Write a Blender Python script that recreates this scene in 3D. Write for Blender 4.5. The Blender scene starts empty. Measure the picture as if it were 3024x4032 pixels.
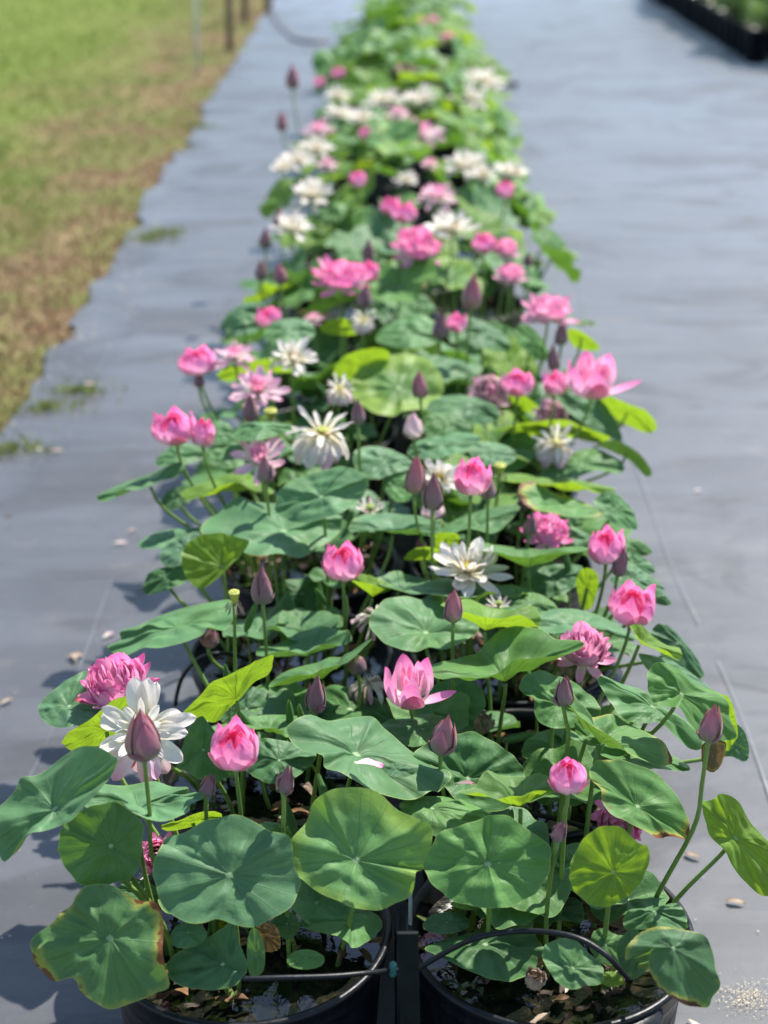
import bpy, math, random
from mathutils import Vector, Matrix, noise
R = math.radians
rnd = random.Random(7)
SC = bpy.context.scene
C = SC.collection

# ------------------------------------------------------------------ camera
CAM_H, PITCH, YAW, FPX = 2.05, R(23.7), R(0.87), 6057.0      # photo pixels 3024 x 4032
cam_d = bpy.data.cameras.new('camera')
cam = bpy.data.objects.new('camera', cam_d); C.objects.link(cam)
cam.location = (0, 0, CAM_H)
cam.rotation_euler = (math.pi/2 - PITCH, 0, YAW)
cam_d.sensor_fit = 'VERTICAL'; cam_d.sensor_height = 36.0
cam_d.lens = FPX/4032*36.0
cam_d.clip_end = 400; cam_d.clip_start = .05
cam_d.dof.use_dof = True
cam_d.dof.focus_distance = 2.60
cam_d.dof.aperture_fstop = 2.3
SC.camera = cam
SC.render.resolution_x, SC.render.resolution_y = 768, 1024

# ------------------------------------------------------------------ light
SUN_EL, SUN_AZ = R(56), R(42)          # azimuth to the right of straight ahead
world = bpy.data.worlds.new('World'); SC.world = world; world.use_nodes = True
wn = world.node_tree
sky = wn.nodes.new('ShaderNodeTexSky'); sky.sky_type = 'NISHITA'; sky.sun_disc = False
sky.sun_elevation = SUN_EL; sky.sun_rotation = SUN_AZ
sky.dust_density = .5; sky.air_density = 1.0
bg = wn.nodes['Background']; bg.inputs['Strength'].default_value = .14
wn.links.new(sky.outputs[0], bg.inputs['Color'])
sun_d = bpy.data.lights.new('sun', 'SUN'); sun_d.energy = 5.0; sun_d.angle = R(.6)
sun_d.color = (1, .95, .87)
sun = bpy.data.objects.new('sun', sun_d); C.objects.link(sun)
sdir = Vector((math.sin(SUN_AZ)*math.cos(SUN_EL), math.cos(SUN_AZ)*math.cos(SUN_EL), math.sin(SUN_EL)))
sun.rotation_euler = sdir.to_track_quat('Z', 'Y').to_euler()
sun.location = (3, 4, 8)
SC.view_settings.view_transform = 'Standard'; SC.view_settings.look = 'None'
SC.view_settings.exposure = .95; SC.view_settings.gamma = 1
SC.cycles.max_bounces = 8; SC.cycles.transmission_bounces = 6; SC.cycles.diffuse_bounces = 4

# ------------------------------------------------------------------ geometry helpers
_rot = Matrix.Rotation(YAW, 3, 'Z') @ Matrix.Rotation(math.pi/2 - PITCH, 3, 'X')
CAMP = Vector((0, 0, CAM_H))
REG = {'A': (0, 3032), 'B': (1365, 3032), 'C': (0, 2232), 'D': (1365, 2232), 'E': (300, 1432), 'F': (1200, 1432), 'S': (0, 0)}
def ray(px, py):
    d = _rot @ Vector(((px-1512)/FPX, -(py-2016)/FPX, -1))
    return d
def at(reg, p, Y):                      # point of the photo's ray at distance Y along the bed
    o = REG[reg]; d = ray(p[0]+o[0], p[1]+o[1])
    return CAMP + d*(Y/d.y)
def atz(reg, p, z):
    o = REG[reg]; d = ray(p[0]+o[0], p[1]+o[1])
    return CAMP + d*((z-CAM_H)/d.z)
def project(v):
    q = _rot.transposed() @ (v-CAMP)
    return 1512 + FPX*q.x/-q.z, 2016 - FPX*q.y/-q.z
def pxm(n, Y, z=.6):                    # n photo pixels in metres at distance Y
    return n/FPX*(Y*math.cos(PITCH)+(CAM_H-z)*math.sin(PITCH))

def mesh(name, V, F, mats, uv=None, smooth=True, midx=None):
    me = bpy.data.meshes.new(name)
    me.from_pydata([tuple(v) for v in V], [], F)
    for m in (mats if isinstance(mats, (list, tuple)) else [mats]): me.materials.append(m)
    if uv:
        l = me.uv_layers.new(name='UVMap')
        flat = [c for f in uv for p in f for c in p]
        l.data.foreach_set('uv', flat)
    if midx: me.polygons.foreach_set('material_index', midx)
    me.polygons.foreach_set('use_smooth', [smooth]*len(me.polygons))
    me.update()
    return me
def obj(name, me, parent=None, mat=None):
    o = bpy.data.objects.new(name, me); C.objects.link(o)
    if parent: o.parent = parent
    if mat is not None: o.matrix_local = mat
    return o
def tag(o, label=None, cat=None, group=None, kind=None):
    if label: o['label'] = label
    if cat: o['category'] = cat
    if group: o['group'] = group
    if kind: o['kind'] = kind
    return o
def thing(name, label, cat, loc=(0, 0, 0), group=None):
    o = bpy.data.objects.new(name, None); C.objects.link(o); o.location = loc
    o.empty_display_size = .05
    return tag(o, label, cat, group)

def catmull(P, n, closed=True):
    out = []; m = len(P)
    segs = m if closed else m-1
    for i in range(n):
        t = i/n*segs if closed else i/(n-1)*segs
        k = min(int(t), segs-1); u = t-k
        if closed: a, b, c, d = P[(k-1) % m], P[k % m], P[(k+1) % m], P[(k+2) % m]
        else: a, b, c, d = P[max(k-1, 0)], P[k], P[min(k+1, m-1)], P[min(k+2, m-1)]
        out.append(tuple(.5*((2*b[j])+(-a[j]+c[j])*u+(2*a[j]-5*b[j]+4*c[j]-d[j])*u*u+(-a[j]+3*b[j]-3*c[j]+d[j])*u**3) for j in range(len(b))))
    return out
def tube(path, rad, sides=8, caps=True):
    """path list of Vector, rad float or list -> V, F, UV"""
    V, F, UV = [], [], []
    n = len(path)
    rr = rad if isinstance(rad, list) else [rad]*n
    up = Vector((.3, 1, .1)).normalized(); L = 0
    for i, p in enumerate(path):
        t = (path[min(i+1, n-1)]-path[max(i-1, 0)]).normalized()
        a = t.cross(up)
        if a.length < 1e-4: a = t.cross(Vector((1, 0, 0)))
        a.normalize(); b = a.cross(t).normalized()
        for k in range(sides):
            q = 2*math.pi*k/sides
            V.append(p + (a*math.cos(q)+b*math.sin(q))*rr[i])
    for i in range(n-1):
        for k in range(sides):
            k2 = (k+1) % sides
            F.append((i*sides+k, (i+1)*sides+k, (i+1)*sides+k2, i*sides+k2))
            u0, u1 = k/sides, (k+1)/sides
            UV.append([(u0, i/n), (u0, (i+1)/n), (u1, (i+1)/n), (u1, i/n)])
    if caps:
        F.append(tuple(range(sides))); UV.append([(0, 0)]*sides)
        F.append(tuple(reversed(range((n-1)*sides, n*sides)))); UV.append([(0, 1)]*sides)
    return V, F, UV
def lathe(prof, seg=48):
    V, F, UV = [], [], []
    for (r, z) in prof:
        for k in range(seg):
            q = 2*math.pi*k/seg; V.append(Vector((r*math.cos(q), r*math.sin(q), z)))
    for i in range(len(prof)-1):
        for k in range(seg):
            k2 = (k+1) % seg
            F.append((i*seg+k, i*seg+k2, (i+1)*seg+k2, (i+1)*seg+k))
            UV.append([(k/seg, i), ((k+1)/seg, i), ((k+1)/seg, i+1), (k/seg, i+1)])
    return V, F, UV
def merge(parts):
    V, F, UV = [], [], []
    for v, f, u in parts:
        o = len(V); V += v; F += [tuple(i+o for i in q) for q in f]; UV += u
    return V, F, UV

# ------------------------------------------------------------------ materials
class NT:
    def __init__(s, name):
        s.m = bpy.data.materials.new(name); s.m.use_nodes = True
        s.t = s.m.node_tree; s.t.nodes.clear()
        s.out = s.n('ShaderNodeOutputMaterial')
    def n(s, typ, **kw):
        nd = s.t.nodes.new(typ)
        for k, v in kw.items(): setattr(nd, k, v)
        return nd
    def set(s, sock, v):
        if isinstance(v, bpy.types.NodeSocket): s.t.links.new(v, sock)
        else:
            if isinstance(v, (tuple, list)) and len(v) == 3 and sock.type == 'RGBA': v = (*v, 1)
            sock.default_value = v
    def math(s, op, a, b=0.0, c=None, clamp=False):
        nd = s.n('ShaderNodeMath', operation=op, use_clamp=clamp)
        s.set(nd.inputs[0], a); s.set(nd.inputs[1], b)
        if c is not None: s.set(nd.inputs[2], c)
        return nd.outputs[0]
    def mix(s, f, a, b, blend='MIX'):
        nd = s.n('ShaderNodeMix', data_type='RGBA', blend_type=blend)
        s.set(nd.inputs[0], f); s.set(nd.inputs[6], a); s.set(nd.inputs[7], b)
        return nd.outputs[2]
    def mapr(s, v, a, b, c=0.0, d=1.0, smooth=False):
        nd = s.n('ShaderNodeMapRange'); nd.interpolation_type = 'SMOOTHSTEP' if smooth else 'LINEAR'
        for i, x in enumerate((v, a, b, c, d)): s.set(nd.inputs[i], x)
        return nd.outputs[0]
    def noise(s, vec, scale, detail=3, rough=.55, dist=0.0):
        nd = s.n('ShaderNodeTexNoise')
        if vec is not None: s.set(nd.inputs['Vector'], vec)
        s.set(nd.inputs['Scale'], scale); s.set(nd.inputs['Detail'], detail); s.set(nd.inputs['Roughness'], rough)
        s.set(nd.inputs['Distortion'], dist)
        return nd.outputs[0]
    def mapping(s, vec, scale=(1, 1, 1), rot=(0, 0, 0)):
        nd = s.n('ShaderNodeMapping'); s.set(nd.inputs['Vector'], vec)
        nd.inputs['Scale'].default_value = scale; nd.inputs['Rotation'].default_value = rot
        return nd.outputs[0]
    def bump(s, h, strength, dist):
        nd = s.n('ShaderNodeBump'); s.set(nd.inputs['Height'], h)
        nd.inputs['Strength'].default_value = strength; nd.inputs['Distance'].default_value = dist
        return nd.outputs[0]
    def bsdf(s, col, rough=.5, spec=.5, normal=None, **kw):
        nd = s.n('ShaderNodeBsdfPrincipled'); s.set(nd.inputs['Base Color'], col)
        s.set(nd.inputs['Roughness'], rough); s.set(nd.inputs['Specular IOR Level'], spec)
        if normal is not None: s.set(nd.inputs['Normal'], normal)
        for k, v in kw.items(): s.set(nd.inputs[k], v)
        return nd.outputs[0]
    def trans(s, a, col, fac, normal=None):
        tr = s.n('ShaderNodeBsdfTranslucent'); s.set(tr.inputs[0], col)
        if normal is not None: s.set(tr.inputs['Normal'], normal)
        mx = s.n('ShaderNodeMixShader'); s.set(mx.inputs[0], fac)
        s.t.links.new(a, mx.inputs[1]); s.t.links.new(tr.outputs[0], mx.inputs[2])
        return mx.outputs[0]
    def done(s, sh):
        s.t.links.new(sh, s.out.inputs[0]); return s.m

def leaf_mat(name, top, bot, tra, spots=0.0, yellow=0.0, edge=(.26, .38, .10), fac=.34, spotcol=(.17, .06, .02)):
    t = NT(name)
    uv = t.n('ShaderNodeTexCoord'); sep = t.n('ShaderNodeSeparateXYZ'); t.set(sep.inputs[0], uv.outputs['UV'])
    u, v = sep.outputs[0], sep.outputs[1]
    ob = uv.outputs['Object']
    oi = t.n('ShaderNodeObjectInfo').outputs['Random']
    geo = t.n('ShaderNodeNewGeometry')
    wob = t.math('MULTIPLY', t.math('SUBTRACT', t.noise(ob, 14, 2), .5), .012)
    fr = t.math('ABSOLUTE', t.math('SUBTRACT', t.math('FRACT', t.math('MULTIPLY', t.math('ADD', u, wob), 21)), .5))
    dist = t.math('MULTIPLY', fr, v)                      # 0 on a ray vein
    vein = t.mapr(dist, .0, .022, 1, 0, True)
    fade = t.mapr(v, .75, 1.0, 1.0, .25)
    vein = t.math('MULTIPLY', vein, fade)
    # forked secondary veins toward the rim
    fr2 = t.math('ABSOLUTE', t.math('SUBTRACT', t.math('FRACT', t.math('ADD', t.math('MULTIPLY', u, 42), t.math('MULTIPLY', v, .9))), .5))
    v2 = t.math('MULTIPLY', t.mapr(t.math('MULTIPLY', fr2, v), 0, .02, 1, 0, True), t.mapr(v, .45, .75, 0, .6))
    vv = t.math('MAXIMUM', vein, v2)
    vb = t.math('MAXIMUM', t.math('MULTIPLY', t.mapr(dist, .0, .055, 1, 0, True), fade), t.math('MULTIPLY', t.mapr(t.math('MULTIPLY', fr2, v), 0, .05, 1, 0, True), t.mapr(v, .35, .65, 0, .8)))
    vor = t.n('ShaderNodeTexVoronoi', feature='DISTANCE_TO_EDGE'); t.set(vor.inputs['Vector'], ob); vor.inputs['Scale'].default_value = 95
    net = t.mapr(vor.outputs['Distance'], 0, .08, 1, 0)
    blot = t.noise(ob, 11, 4, .6)
    blot2 = t.noise(ob, 45, 3, .6)
    colt = t.mix(t.mapr(blot, .35, .7), tuple(c*.80 for c in top), tuple(min(1, c*1.22) for c in top))
    colt = t.mix(t.math('MULTIPLY', vv, .30), colt, tuple(min(1, c*1.5+.015) for c in top))
    colt = t.mix(t.mapr(blot2, .3, .75, 0, .25), colt, tuple(c*.72 for c in top))
    # per leaf tint: some bluer, some yellower
    hs = t.n('ShaderNodeHueSaturation'); t.set(hs.inputs['Color'], colt)
    t.set(hs.inputs['Hue'], t.mapr(oi, 0, 1, .472, .508)); t.set(hs.inputs['Saturation'], t.mapr(oi, 0, 1, 1.12, .82)); t.set(hs.inputs['Value'], t.mapr(t.math('FRACT', t.math('MULTIPLY', oi, 7.3)), 0, 1, .84, 1.14))
    colt = hs.outputs[0]
    if yellow > 0:
        yz = t.mapr(t.math('ADD', t.math('MULTIPLY', v, .6), t.math('MULTIPLY', t.noise(ob, 7, 3), .9)), .72, 1.02, 0, yellow, True)
        yz = t.math('MULTIPLY', yz, t.mapr(vv, 0, 1, 1, .5))
        colt = t.mix(yz, colt, (.24, .36, .05))
    colb = t.mix(t.math('MULTIPLY', vb, .85), t.mix(t.mapr(blot, .3, .7), tuple(c*.85 for c in bot), tuple(c*1.15 for c in bot)), tuple(c*.55 for c in bot))
    colb = t.mix(t.math('MULTIPLY', net, .30), colb, tuple(c*.5 for c in bot))
    colb = t.mix(t.mapr(t.noise(ob, 26, 5, .7), .56, .70, 0, .45), colb, (.14, .12, .03))
    dustf = t.mapr(t.noise(ob, 330, 2), .70, .76, 0, .35)
    colt = t.mix(dustf, colt, (.40, .42, .30))
    colt = t.mix(t.mapr(t.noise(ob, 6, 2), .56, .72, 0, .35), colt, (.13, .24, .05))
    ed = t.mapr(v, .982, .994, 0, .8)
    colt = t.mix(ed, colt, edge)
    cen = t.mapr(v, .045, .06, .85, 0, True)
    colt = t.mix(cen, colt, (.34, .48, .25))
    col = t.mix(geo.outputs['Backfacing'], colt, colb)
    if spots > 0:
        sv = t.n('ShaderNodeTexVoronoi', feature='F1'); t.set(sv.inputs['Vector'], t.mapping(ob, (1, 1, 1))); sv.inputs['Scale'].default_value = 42
        s1 = t.mapr(sv.outputs['Distance'], .10, .20, 1, 0)
        zone = t.mapr(t.math('ADD', t.math('MULTIPLY', v, .75), t.math('MULTIPLY', t.noise(ob, 9, 2), .7)), .92, 1.1, 0, 1)
        s1 = t.math('MULTIPLY', s1, zone)
        sect = t.math('MULTIPLY', t.mapr(t.noise(ob, 7, 2), .30, .62, -.32, .10), 1.0)
        bb = t.math('ADD', t.math('ADD', v, sect), t.math('MULTIPLY', t.noise(ob, 34, 4, .7), .42))
        rimb = t.mapr(bb, 1.30-.10*spots, 1.34-.10*spots, 0, 1)
        yb = t.mapr(bb, 1.16-.10*spots, 1.30-.10*spots, 0, .75)
        col = t.mix(yb, col, (.38, .36, .06))
        col = t.mix(t.math('MAXIMUM', t.math('MULTIPLY', s1, .9), rimb), col, spotcol)
    fine = t.noise(ob, 160, 3, .6)
    puck = t.noise(t.mapping(uv.outputs['UV'], (22, 5, 1)), 1.6, 2, .5)
    h = t.math('ADD', t.math('MULTIPLY', vv, .8), t.math('ADD', t.math('MULTIPLY', fine, .12), t.math('MULTIPLY', puck, .9)))
    nrm = t.bump(h, .55, .0022)
    a = t.bsdf(col, t.mapr(blot2, .2, .8, .46, .62), .30, nrm, **{'Sheen Weight': .04, 'Sheen Roughness': .45})
    trc = t.mix(t.math('MULTIPLY', vb, .8), tra, tuple(c*.35 for c in tra))
    trc = t.mix(t.math('MULTIPLY', net, .3), trc, tuple(c*.5 for c in tra))
    trc = t.mix(t.mapr(t.noise(ob, 26, 5, .7), .56, .70, 0, .5), trc, tuple(c*.4 for c in tra))
    if spots > 0: trc = t.mix(rimb, trc, (.1, .04, .01))
    return t.done(t.trans(a, trc, fac))

LM = {
 'g': leaf_mat('leaf_green', (.082, .220, .062), (.15, .24, .05), (.13, .28, .025), fac=.30),
 'b': leaf_mat('leaf_bluegreen', (.084, .215, .084), (.15, .25, .07), (.12, .27, .04), fac=.30),
 'y': leaf_mat('leaf_yellowgreen', (.115, .25, .045), (.20, .30, .04), (.32, .50, .02), fac=.40),
 'v': leaf_mat('leaf_veined', (.088, .225, .066), (.17, .28, .06), (.22, .42, .04), yellow=.75),
 's': leaf_mat('leaf_spotted', (.080, .210, .064), (.15, .24, .05), (.14, .28, .03), spots=.95, fac=.30),
 'd': leaf_mat('leaf_decaying', (.060, .165, .060), (.15, .22, .06), (.15, .28, .03), spots=1.35, spotcol=(.06, .03, .015)),
 'w': leaf_mat('leaf_withered', (.14, .10, .04), (.15, .10, .04), (.2, .12, .03), spots=1.0),
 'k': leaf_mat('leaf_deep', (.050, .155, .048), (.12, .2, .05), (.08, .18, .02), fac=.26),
}
def petal_mat(name, base, mid, tip, fac=.38, streak=.25, back=None, ramp=(.18, .5, .95), rough=.45):
    t = NT(name)
    uv = t.n('ShaderNodeTexCoord'); sep = t.n('ShaderNodeSeparateXYZ'); t.set(sep.inputs[0], uv.outputs['UV'])
    u, v = sep.outputs[0], sep.outputs[1]
    nz = t.noise(uv.outputs['Object'], 30, 3)
    vv = t.math('ADD', v, t.math('MULTIPLY', t.math('SUBTRACT', nz, .5), .35))
    cr = t.n('ShaderNodeValToRGB'); t.set(cr.inputs[0], vv)
    e = cr.color_ramp.elements
    e[0].position = ramp[0]; e[0].color = (*base, 1); e[1].position = ramp[2]; e[1].color = (*tip, 1)
    n = e.new(ramp[1]); n.color = (*mid, 1)
    col = cr.outputs[0]
    st = t.noise(t.mapping(uv.outputs['UV'], (26, 1.2, 1)), 1.0, 2, .6)
    stf = t.mapr(st, .40, .68)
    dark = tuple(c*.72 for c in mid) if back is None else back
    col = t.mix(t.math('MULTIPLY', stf, streak), col, dark)
    hs = t.n('ShaderNodeHueSaturation'); t.set(hs.inputs['Color'], col)
    oi = t.n('ShaderNodeObjectInfo').outputs['Random']
    t.set(hs.inputs['Value'], t.mapr(oi, 0, 1, .9, 1.08)); t.set(hs.inputs['Hue'], t.mapr(oi, 0, 1, .492, .508))
    col = hs.outputs[0]
    nrm = t.bump(t.math('ADD', st, t.math('MULTIPLY', nz, .4)), .45, .0012)
    a = t.bsdf(col, rough, .35, nrm, **{'Sheen Weight': .15})
    return t.done(t.trans(a, col, fac))
PM = {
 'pink': petal_mat('petal_pink', (.93, .80, .78), (.93, .47, .71), (.91, .17, .45), streak=.15, back=(.85, .30, .58)),
 'hot': petal_mat('petal_hot_pink', (.85, .45, .50), (.88, .22, .46), (.85, .06, .22)),
 'soft': petal_mat('petal_soft_pink', (.92, .80, .70), (.92, .58, .72), (.90, .30, .52), streak=.15),
 'blush': petal_mat('petal_blush', (.80, .74, .62), (.82, .66, .70), (.84, .40, .55), streak=.12),
 'white': petal_mat('petal_white', (.72, .66, .42), (.78, .74, .64), (.80, .72, .68), streak=.10, back=(.75, .66, .66)),
 'old': petal_mat('petal_faded', (.80, .72, .56), (.80, .66, .64), (.62, .38, .45), streak=.4, back=(.5, .3, .36)),
 'outer': petal_mat('petal_outer', (.50, .46, .25), (.74, .30, .42), (.80, .14, .32), fac=.28, streak=.5, back=(.34, .22, .17)),
 'bud': petal_mat('petal_bud', (.17, .20, .10), (.225, .135, .155), (.29, .07, .12), fac=.10, streak=.6, back=(.11, .11, .07), ramp=(.10, .45, .95), rough=.55),
 'budpink': petal_mat('petal_bud_pink', (.25, .27, .13), (.36, .16, .20), (.52, .10, .18), fac=.18, streak=.6, back=(.21, .17, .11)),
 'dark': petal_mat('petal_crimson', (.75, .45, .42), (.66, .16, .30), (.50, .06, .14)),
 'dry': petal_mat('petal_dry', (.42, .33, .22), (.44, .34, .25), (.30, .2, .14), fac=.15, streak=.6, back=(.2, .13, .09), rough=.7),
}
def simple(name, col, rough=.5, spec=.5, nscale=20, var=.25, bump=0.0, bscale=60, **kw):
    t = NT(name); tc = t.n('ShaderNodeTexCoord').outputs['Object']
    nz = t.noise(tc, nscale, 4)
    c = t.mix(t.mapr(nz, .3, .7), tuple(x*(1-var) for x in col), tuple(min(1, x*(1+var)) for x in col))
    nrm = t.bump(t.noise(tc, bscale, 4), bump, .003) if bump else None
    return t.done(t.bsdf(c, rough, spec, nrm, **kw))
def stalk_mat():
    t = NT('stalk'); tc = t.n('ShaderNodeTexCoord').outputs['Object']
    nz = t.noise(t.mapping(tc, (1, 1, .15)), 60, 3)
    c = t.mix(t.mapr(nz, .3, .7), (.11, .20, .035), (.20, .32, .07))
    c = t.mix(t.mapr(t.noise(tc, 420, 1), .66, .72), c, (.12, .08, .03))
    return t.done(t.trans(t.bsdf(c, .45, .4, t.bump(t.noise(tc, 420, 2), .6, .001)), (.2, .35, .05), .12))
M_stalk = stalk_mat()
M_pod = simple('seed_pod', (.36, .38, .07), .55, .3, 60, .3, .5, 200)
M_podgreen = simple('seed_pod_green', (.22, .30, .07), .5, .3, 60, .3, .5, 200)
M_stamen = simple('stamen', (.72, .47, .12), .6, .3, 80, .3)
M_drypod = simple('dry_pod', (.20, .17, .13), .8, .2, 60, .4, .8, 90)
M_teal = simple('teal_clip', (.02, .12, .11), .35, .5)
M_hose = simple('black_tubing', (.006, .007, .009), .4, .3, 40, .4, .2, 90)
M_stake = simple('stake_paint', (.006, .010, .009), .6, .15, 30, .4, .3, 90)
M_wood = simple('weathered_wood', (.17, .12, .07), .8, .2, 12, .4, .7, 30)
M_pipe = simple('white_pipe', (.6, .62, .6), .4, .4, 12, .15)
M_chip = simple('sand_grain', (.62, .52, .36), .8, .2, 60, .35)
def pot_mat():
    t = NT('tub_plastic'); tc = t.n('ShaderNodeTexCoord').outputs['Object']
    sep = t.n('ShaderNodeSeparateXYZ'); t.set(sep.inputs[0], tc)
    nz = t.noise(t.mapping(tc, (1, 1, .25)), 26, 4, .65)
    dust = t.mapr(nz, .52, .78, 0, .35)
    c = t.mix(dust, (.0035, .0042, .0065), (.018, .020, .024))
    sp = t.mapr(t.noise(tc, 240, 2), .72, .76, 0, .5)
    c = t.mix(sp, c, (.25, .24, .2))
    # drips and water lines down the wall
    st = t.noise(t.mapping(tc, (70, 70, 1.5)), 1, 3, .6)
    c = t.mix(t.mapr(st, .58, .75, 0, .35), c, (.022, .024, .026))
    rg = t.mapr(nz, .3, .75, .30, .5)
    h = t.math('ADD', t.noise(tc, 70, 3), t.math('MULTIPLY', t.noise(t.mapping(tc, (.2, .2, 60)), 1, 2), 1.0))
    return t.done(t.bsdf(c, rg, .30, t.bump(h, .3, .002)))
M_pot = pot_mat()
def water_mat():
    t = NT('murky_water'); tc = t.n('ShaderNodeTexCoord').outputs['Object']
    c = t.mix(t.mapr(t.noise(tc, 22, 5, .7), .5, .7), (.006, .008, .006), (.045, .035, .018))
    return t.done(t.bsdf(c, .06, .5, t.bump(t.noise(tc, 32, 3), .22, .006)))
M_water = water_mat()
def fabric_mat():
    t = NT('weed_fabric'); tc = t.n('ShaderNodeTexCoord').outputs['Object']
    big = t.noise(t.mapping(tc, (1, .7, 1)), 1.3, 5, .6, .6)
    wide = t.noise(t.mapping(tc, (.35, 2.2, 1)), 2.2, 4, .55, .4)
    c = t.mix(t.mapr(big, .36, .66), (.014, .015, .018), (.033, .035, .041))
    c = t.mix(t.mapr(wide, .42, .62, 0, .5), c, (.060, .064, .074))
    stain = t.mapr(t.noise(t.mapping(tc, (.8, 1.3, 1)), 1.5, 5, .62, .9), .50, .60, 0, .5, True)
    c = t.mix(stain, c, (.014, .015, .019))
    dirt = t.mapr(t.noise(t.mapping(tc, (.8, 1.4, 1)), 3.3, 6, .7), .56, .74, 0, .7)
    c = t.mix(dirt, c, (.10, .088, .074))
    fl = t.mapr(t.noise(tc, 300, 2), .74, .78, 0, .7)
    c = t.mix(fl, c, (.3, .27, .23))
    # woven tape: crossing ribs about 3 mm apart
    wa = t.n('ShaderNodeTexWave', wave_type='BANDS', bands_direction='X'); t.set(wa.inputs['Vector'], tc); wa.inputs['Scale'].default_value = 110; wa.inputs['Distortion'].default_value = .6
    wb = t.n('ShaderNodeTexWave', wave_type='BANDS', bands_direction='Y'); t.set(wb.inputs['Vector'], tc); wb.inputs['Scale'].default_value = 70; wb.inputs['Distortion'].default_value = .6
    wv = t.math('MULTIPLY', wa.outputs[1], wb.outputs[1])
    c = t.mix(t.math('MULTIPLY', wv, .3), c, (.09, .095, .108))
    h = t.math('ADD', t.math('MULTIPLY', wv, .25), t.math('ADD', t.math('MULTIPLY', t.noise(tc, 9, 3), 1.6), t.math('MULTIPLY', t.noise(t.mapping(tc, (.7, 1.6, 1)), 3.2, 4, .5, 1.2), 3.5)))
    b = t.bump(h, .5, .005)
    return t.done(t.bsdf(c, .60, .55, b, **{'Sheen Weight': t.math('SUBTRACT', t.mapr(wide, .40, .62, .62, 1.0), t.math('MULTIPLY', t.math('ADD', stain, t.math('MULTIPLY', dirt, .5)), .75)), 'Sheen Roughness': .22, 'Sheen Tint': (.80, .88, 1, 1), 'Coat Weight': t.mapr(stain, 0, .5, .55, .25), 'Coat Roughness': .42}))
M_fabric = fabric_mat()
def grass_ground():
    t = NT('grass_soil'); tc = t.n('ShaderNodeTexCoord').outputs['Object']
    sep = t.n('ShaderNodeSeparateXYZ'); t.set(sep.inputs[0], tc)
    edge = t.math('ADD', sep.outputs[0], t.math('MULTIPLY', t.math('SUBTRACT', t.noise(t.mapping(tc, (1, .5, 1)), 1.2, 4), .5), 2.6))
    g = t.mapr(edge, -3.9, -2.2, 0, 1, True)      # near the fabric the grass is burnt
    n1 = t.noise(tc, 7, 5, .7)
    green = t.mix(t.mapr(n1, .3, .7), (.13, .175, .035), (.21, .24, .07))
    brown = t.mix(t.mapr(n1, .35, .65), (.13, .075, .045), (.24, .19, .10))
    patch = t.mapr(t.noise(t.mapping(tc, (1, .7, 1)), 1.7, 5, .65), .42, .60, 0, 1, True)
    brown = t.mix(patch, brown, (.14, .16, .05))
    return t.done(t.bsdf(t.mix(g, green, brown), .95, .1, t.bump(n1, .8, .03)))
M_soil = grass_ground()
def blade_mat():
    t = NT('grass_blade'); uv = t.n('ShaderNodeTexCoord')
    sep = t.n('ShaderNodeSeparateXYZ'); t.set(sep.inputs[0], uv.outputs['UV'])
    c = t.n('ShaderNodeValToRGB'); t.set(c.inputs[0], sep.outputs[0])
    e = c.color_ramp.elements; e[0].position = 0; e[0].color = (.17, .24, .04, 1); e[1].position = 1; e[1].color = (.22, .13, .075, 1)
    q = e.new(.45); q.color = (.22, .27, .07, 1); q = e.new(.7); q.color = (.23, .18, .09, 1)
    return t.done(t.trans(t.bsdf(c.outputs[0], .6, .3), c.outputs[0], .3))
M_blade = blade_mat()
M_seam = simple('seam_thread', (.12, .145, .16), .6, .55, 9, .35, **{'Sheen Weight': .9, 'Sheen Roughness': .22, 'Sheen Tint': (.8, .9, 1, 1), 'Coat Weight': .5, 'Coat Roughness': .42})

# ------------------------------------------------------------------ setting
# weed fabric: one sheet; its left side is a ragged edge against the grass
FX0 = lambda y: -1.50 - .021*(y-5) + .12*noise.noise(Vector((y*1.1, 3, 0))) + .07*noise.noise(Vector((y*3.7, 7, 0))) + .04*noise.noise(Vector((y*13, 1, 0)))
V, F = [], []
ys = [-3 + i*.07 for i in range(500)] + [32+i*6 for i in range(12)]
xs = [0, .02, .06, .15, .3, .55, 1]
for y in ys:
    x0 = FX0(y)
    for s in xs: 
        x = x0 + (9-x0)*s
        V.append((x, y, .004 + .006*noise.noise(Vector((x*2.2, y*1.6, 0)))*(1 if s > 0 else .3) if True else 0))
n = len(xs)
for i in range(len(ys)-1):
    for j in range(n-1): F.append((i*n+j, i*n+j+1, (i+1)*n+j+1, (i+1)*n+j))
tag(obj('weed_fabric', mesh('weed_fabric', V, F, M_fabric)), kind='structure')
tag(obj('grass_ground', mesh('grass_ground', [(-160, -30, -.02), (160, -30, -.02), (160, 320, -.02), (-160, 320, -.02)], [(0, 1, 2, 3)], M_soil)), kind='structure')
for sx, wob, y1 in ((.83, .022, 24), (-.88, .012, 24), (-1.305, .015, 14)):
    V, F = [], []
    for i in range(700):
        y = -2 + (y1+2)*i/699; x = sx + wob*math.sin(y*1.3+sx*5) + .008*math.sin(y*4.1)
        w = max(.0005, .0012 + .0014*noise.noise(Vector((y*2.3, sx*9, 4))))
        V += [(x-w, y, .0135), (x+w, y, .0135)]
        if i and noise.noise(Vector((y*1.7, sx*5, 9))) < .40: F.append((2*i-2, 2*i-1, 2*i+1, 2*i))
    tag(obj('fabric_seam', mesh('fabric_seam', V, F, M_seam)), kind='structure')

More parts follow.
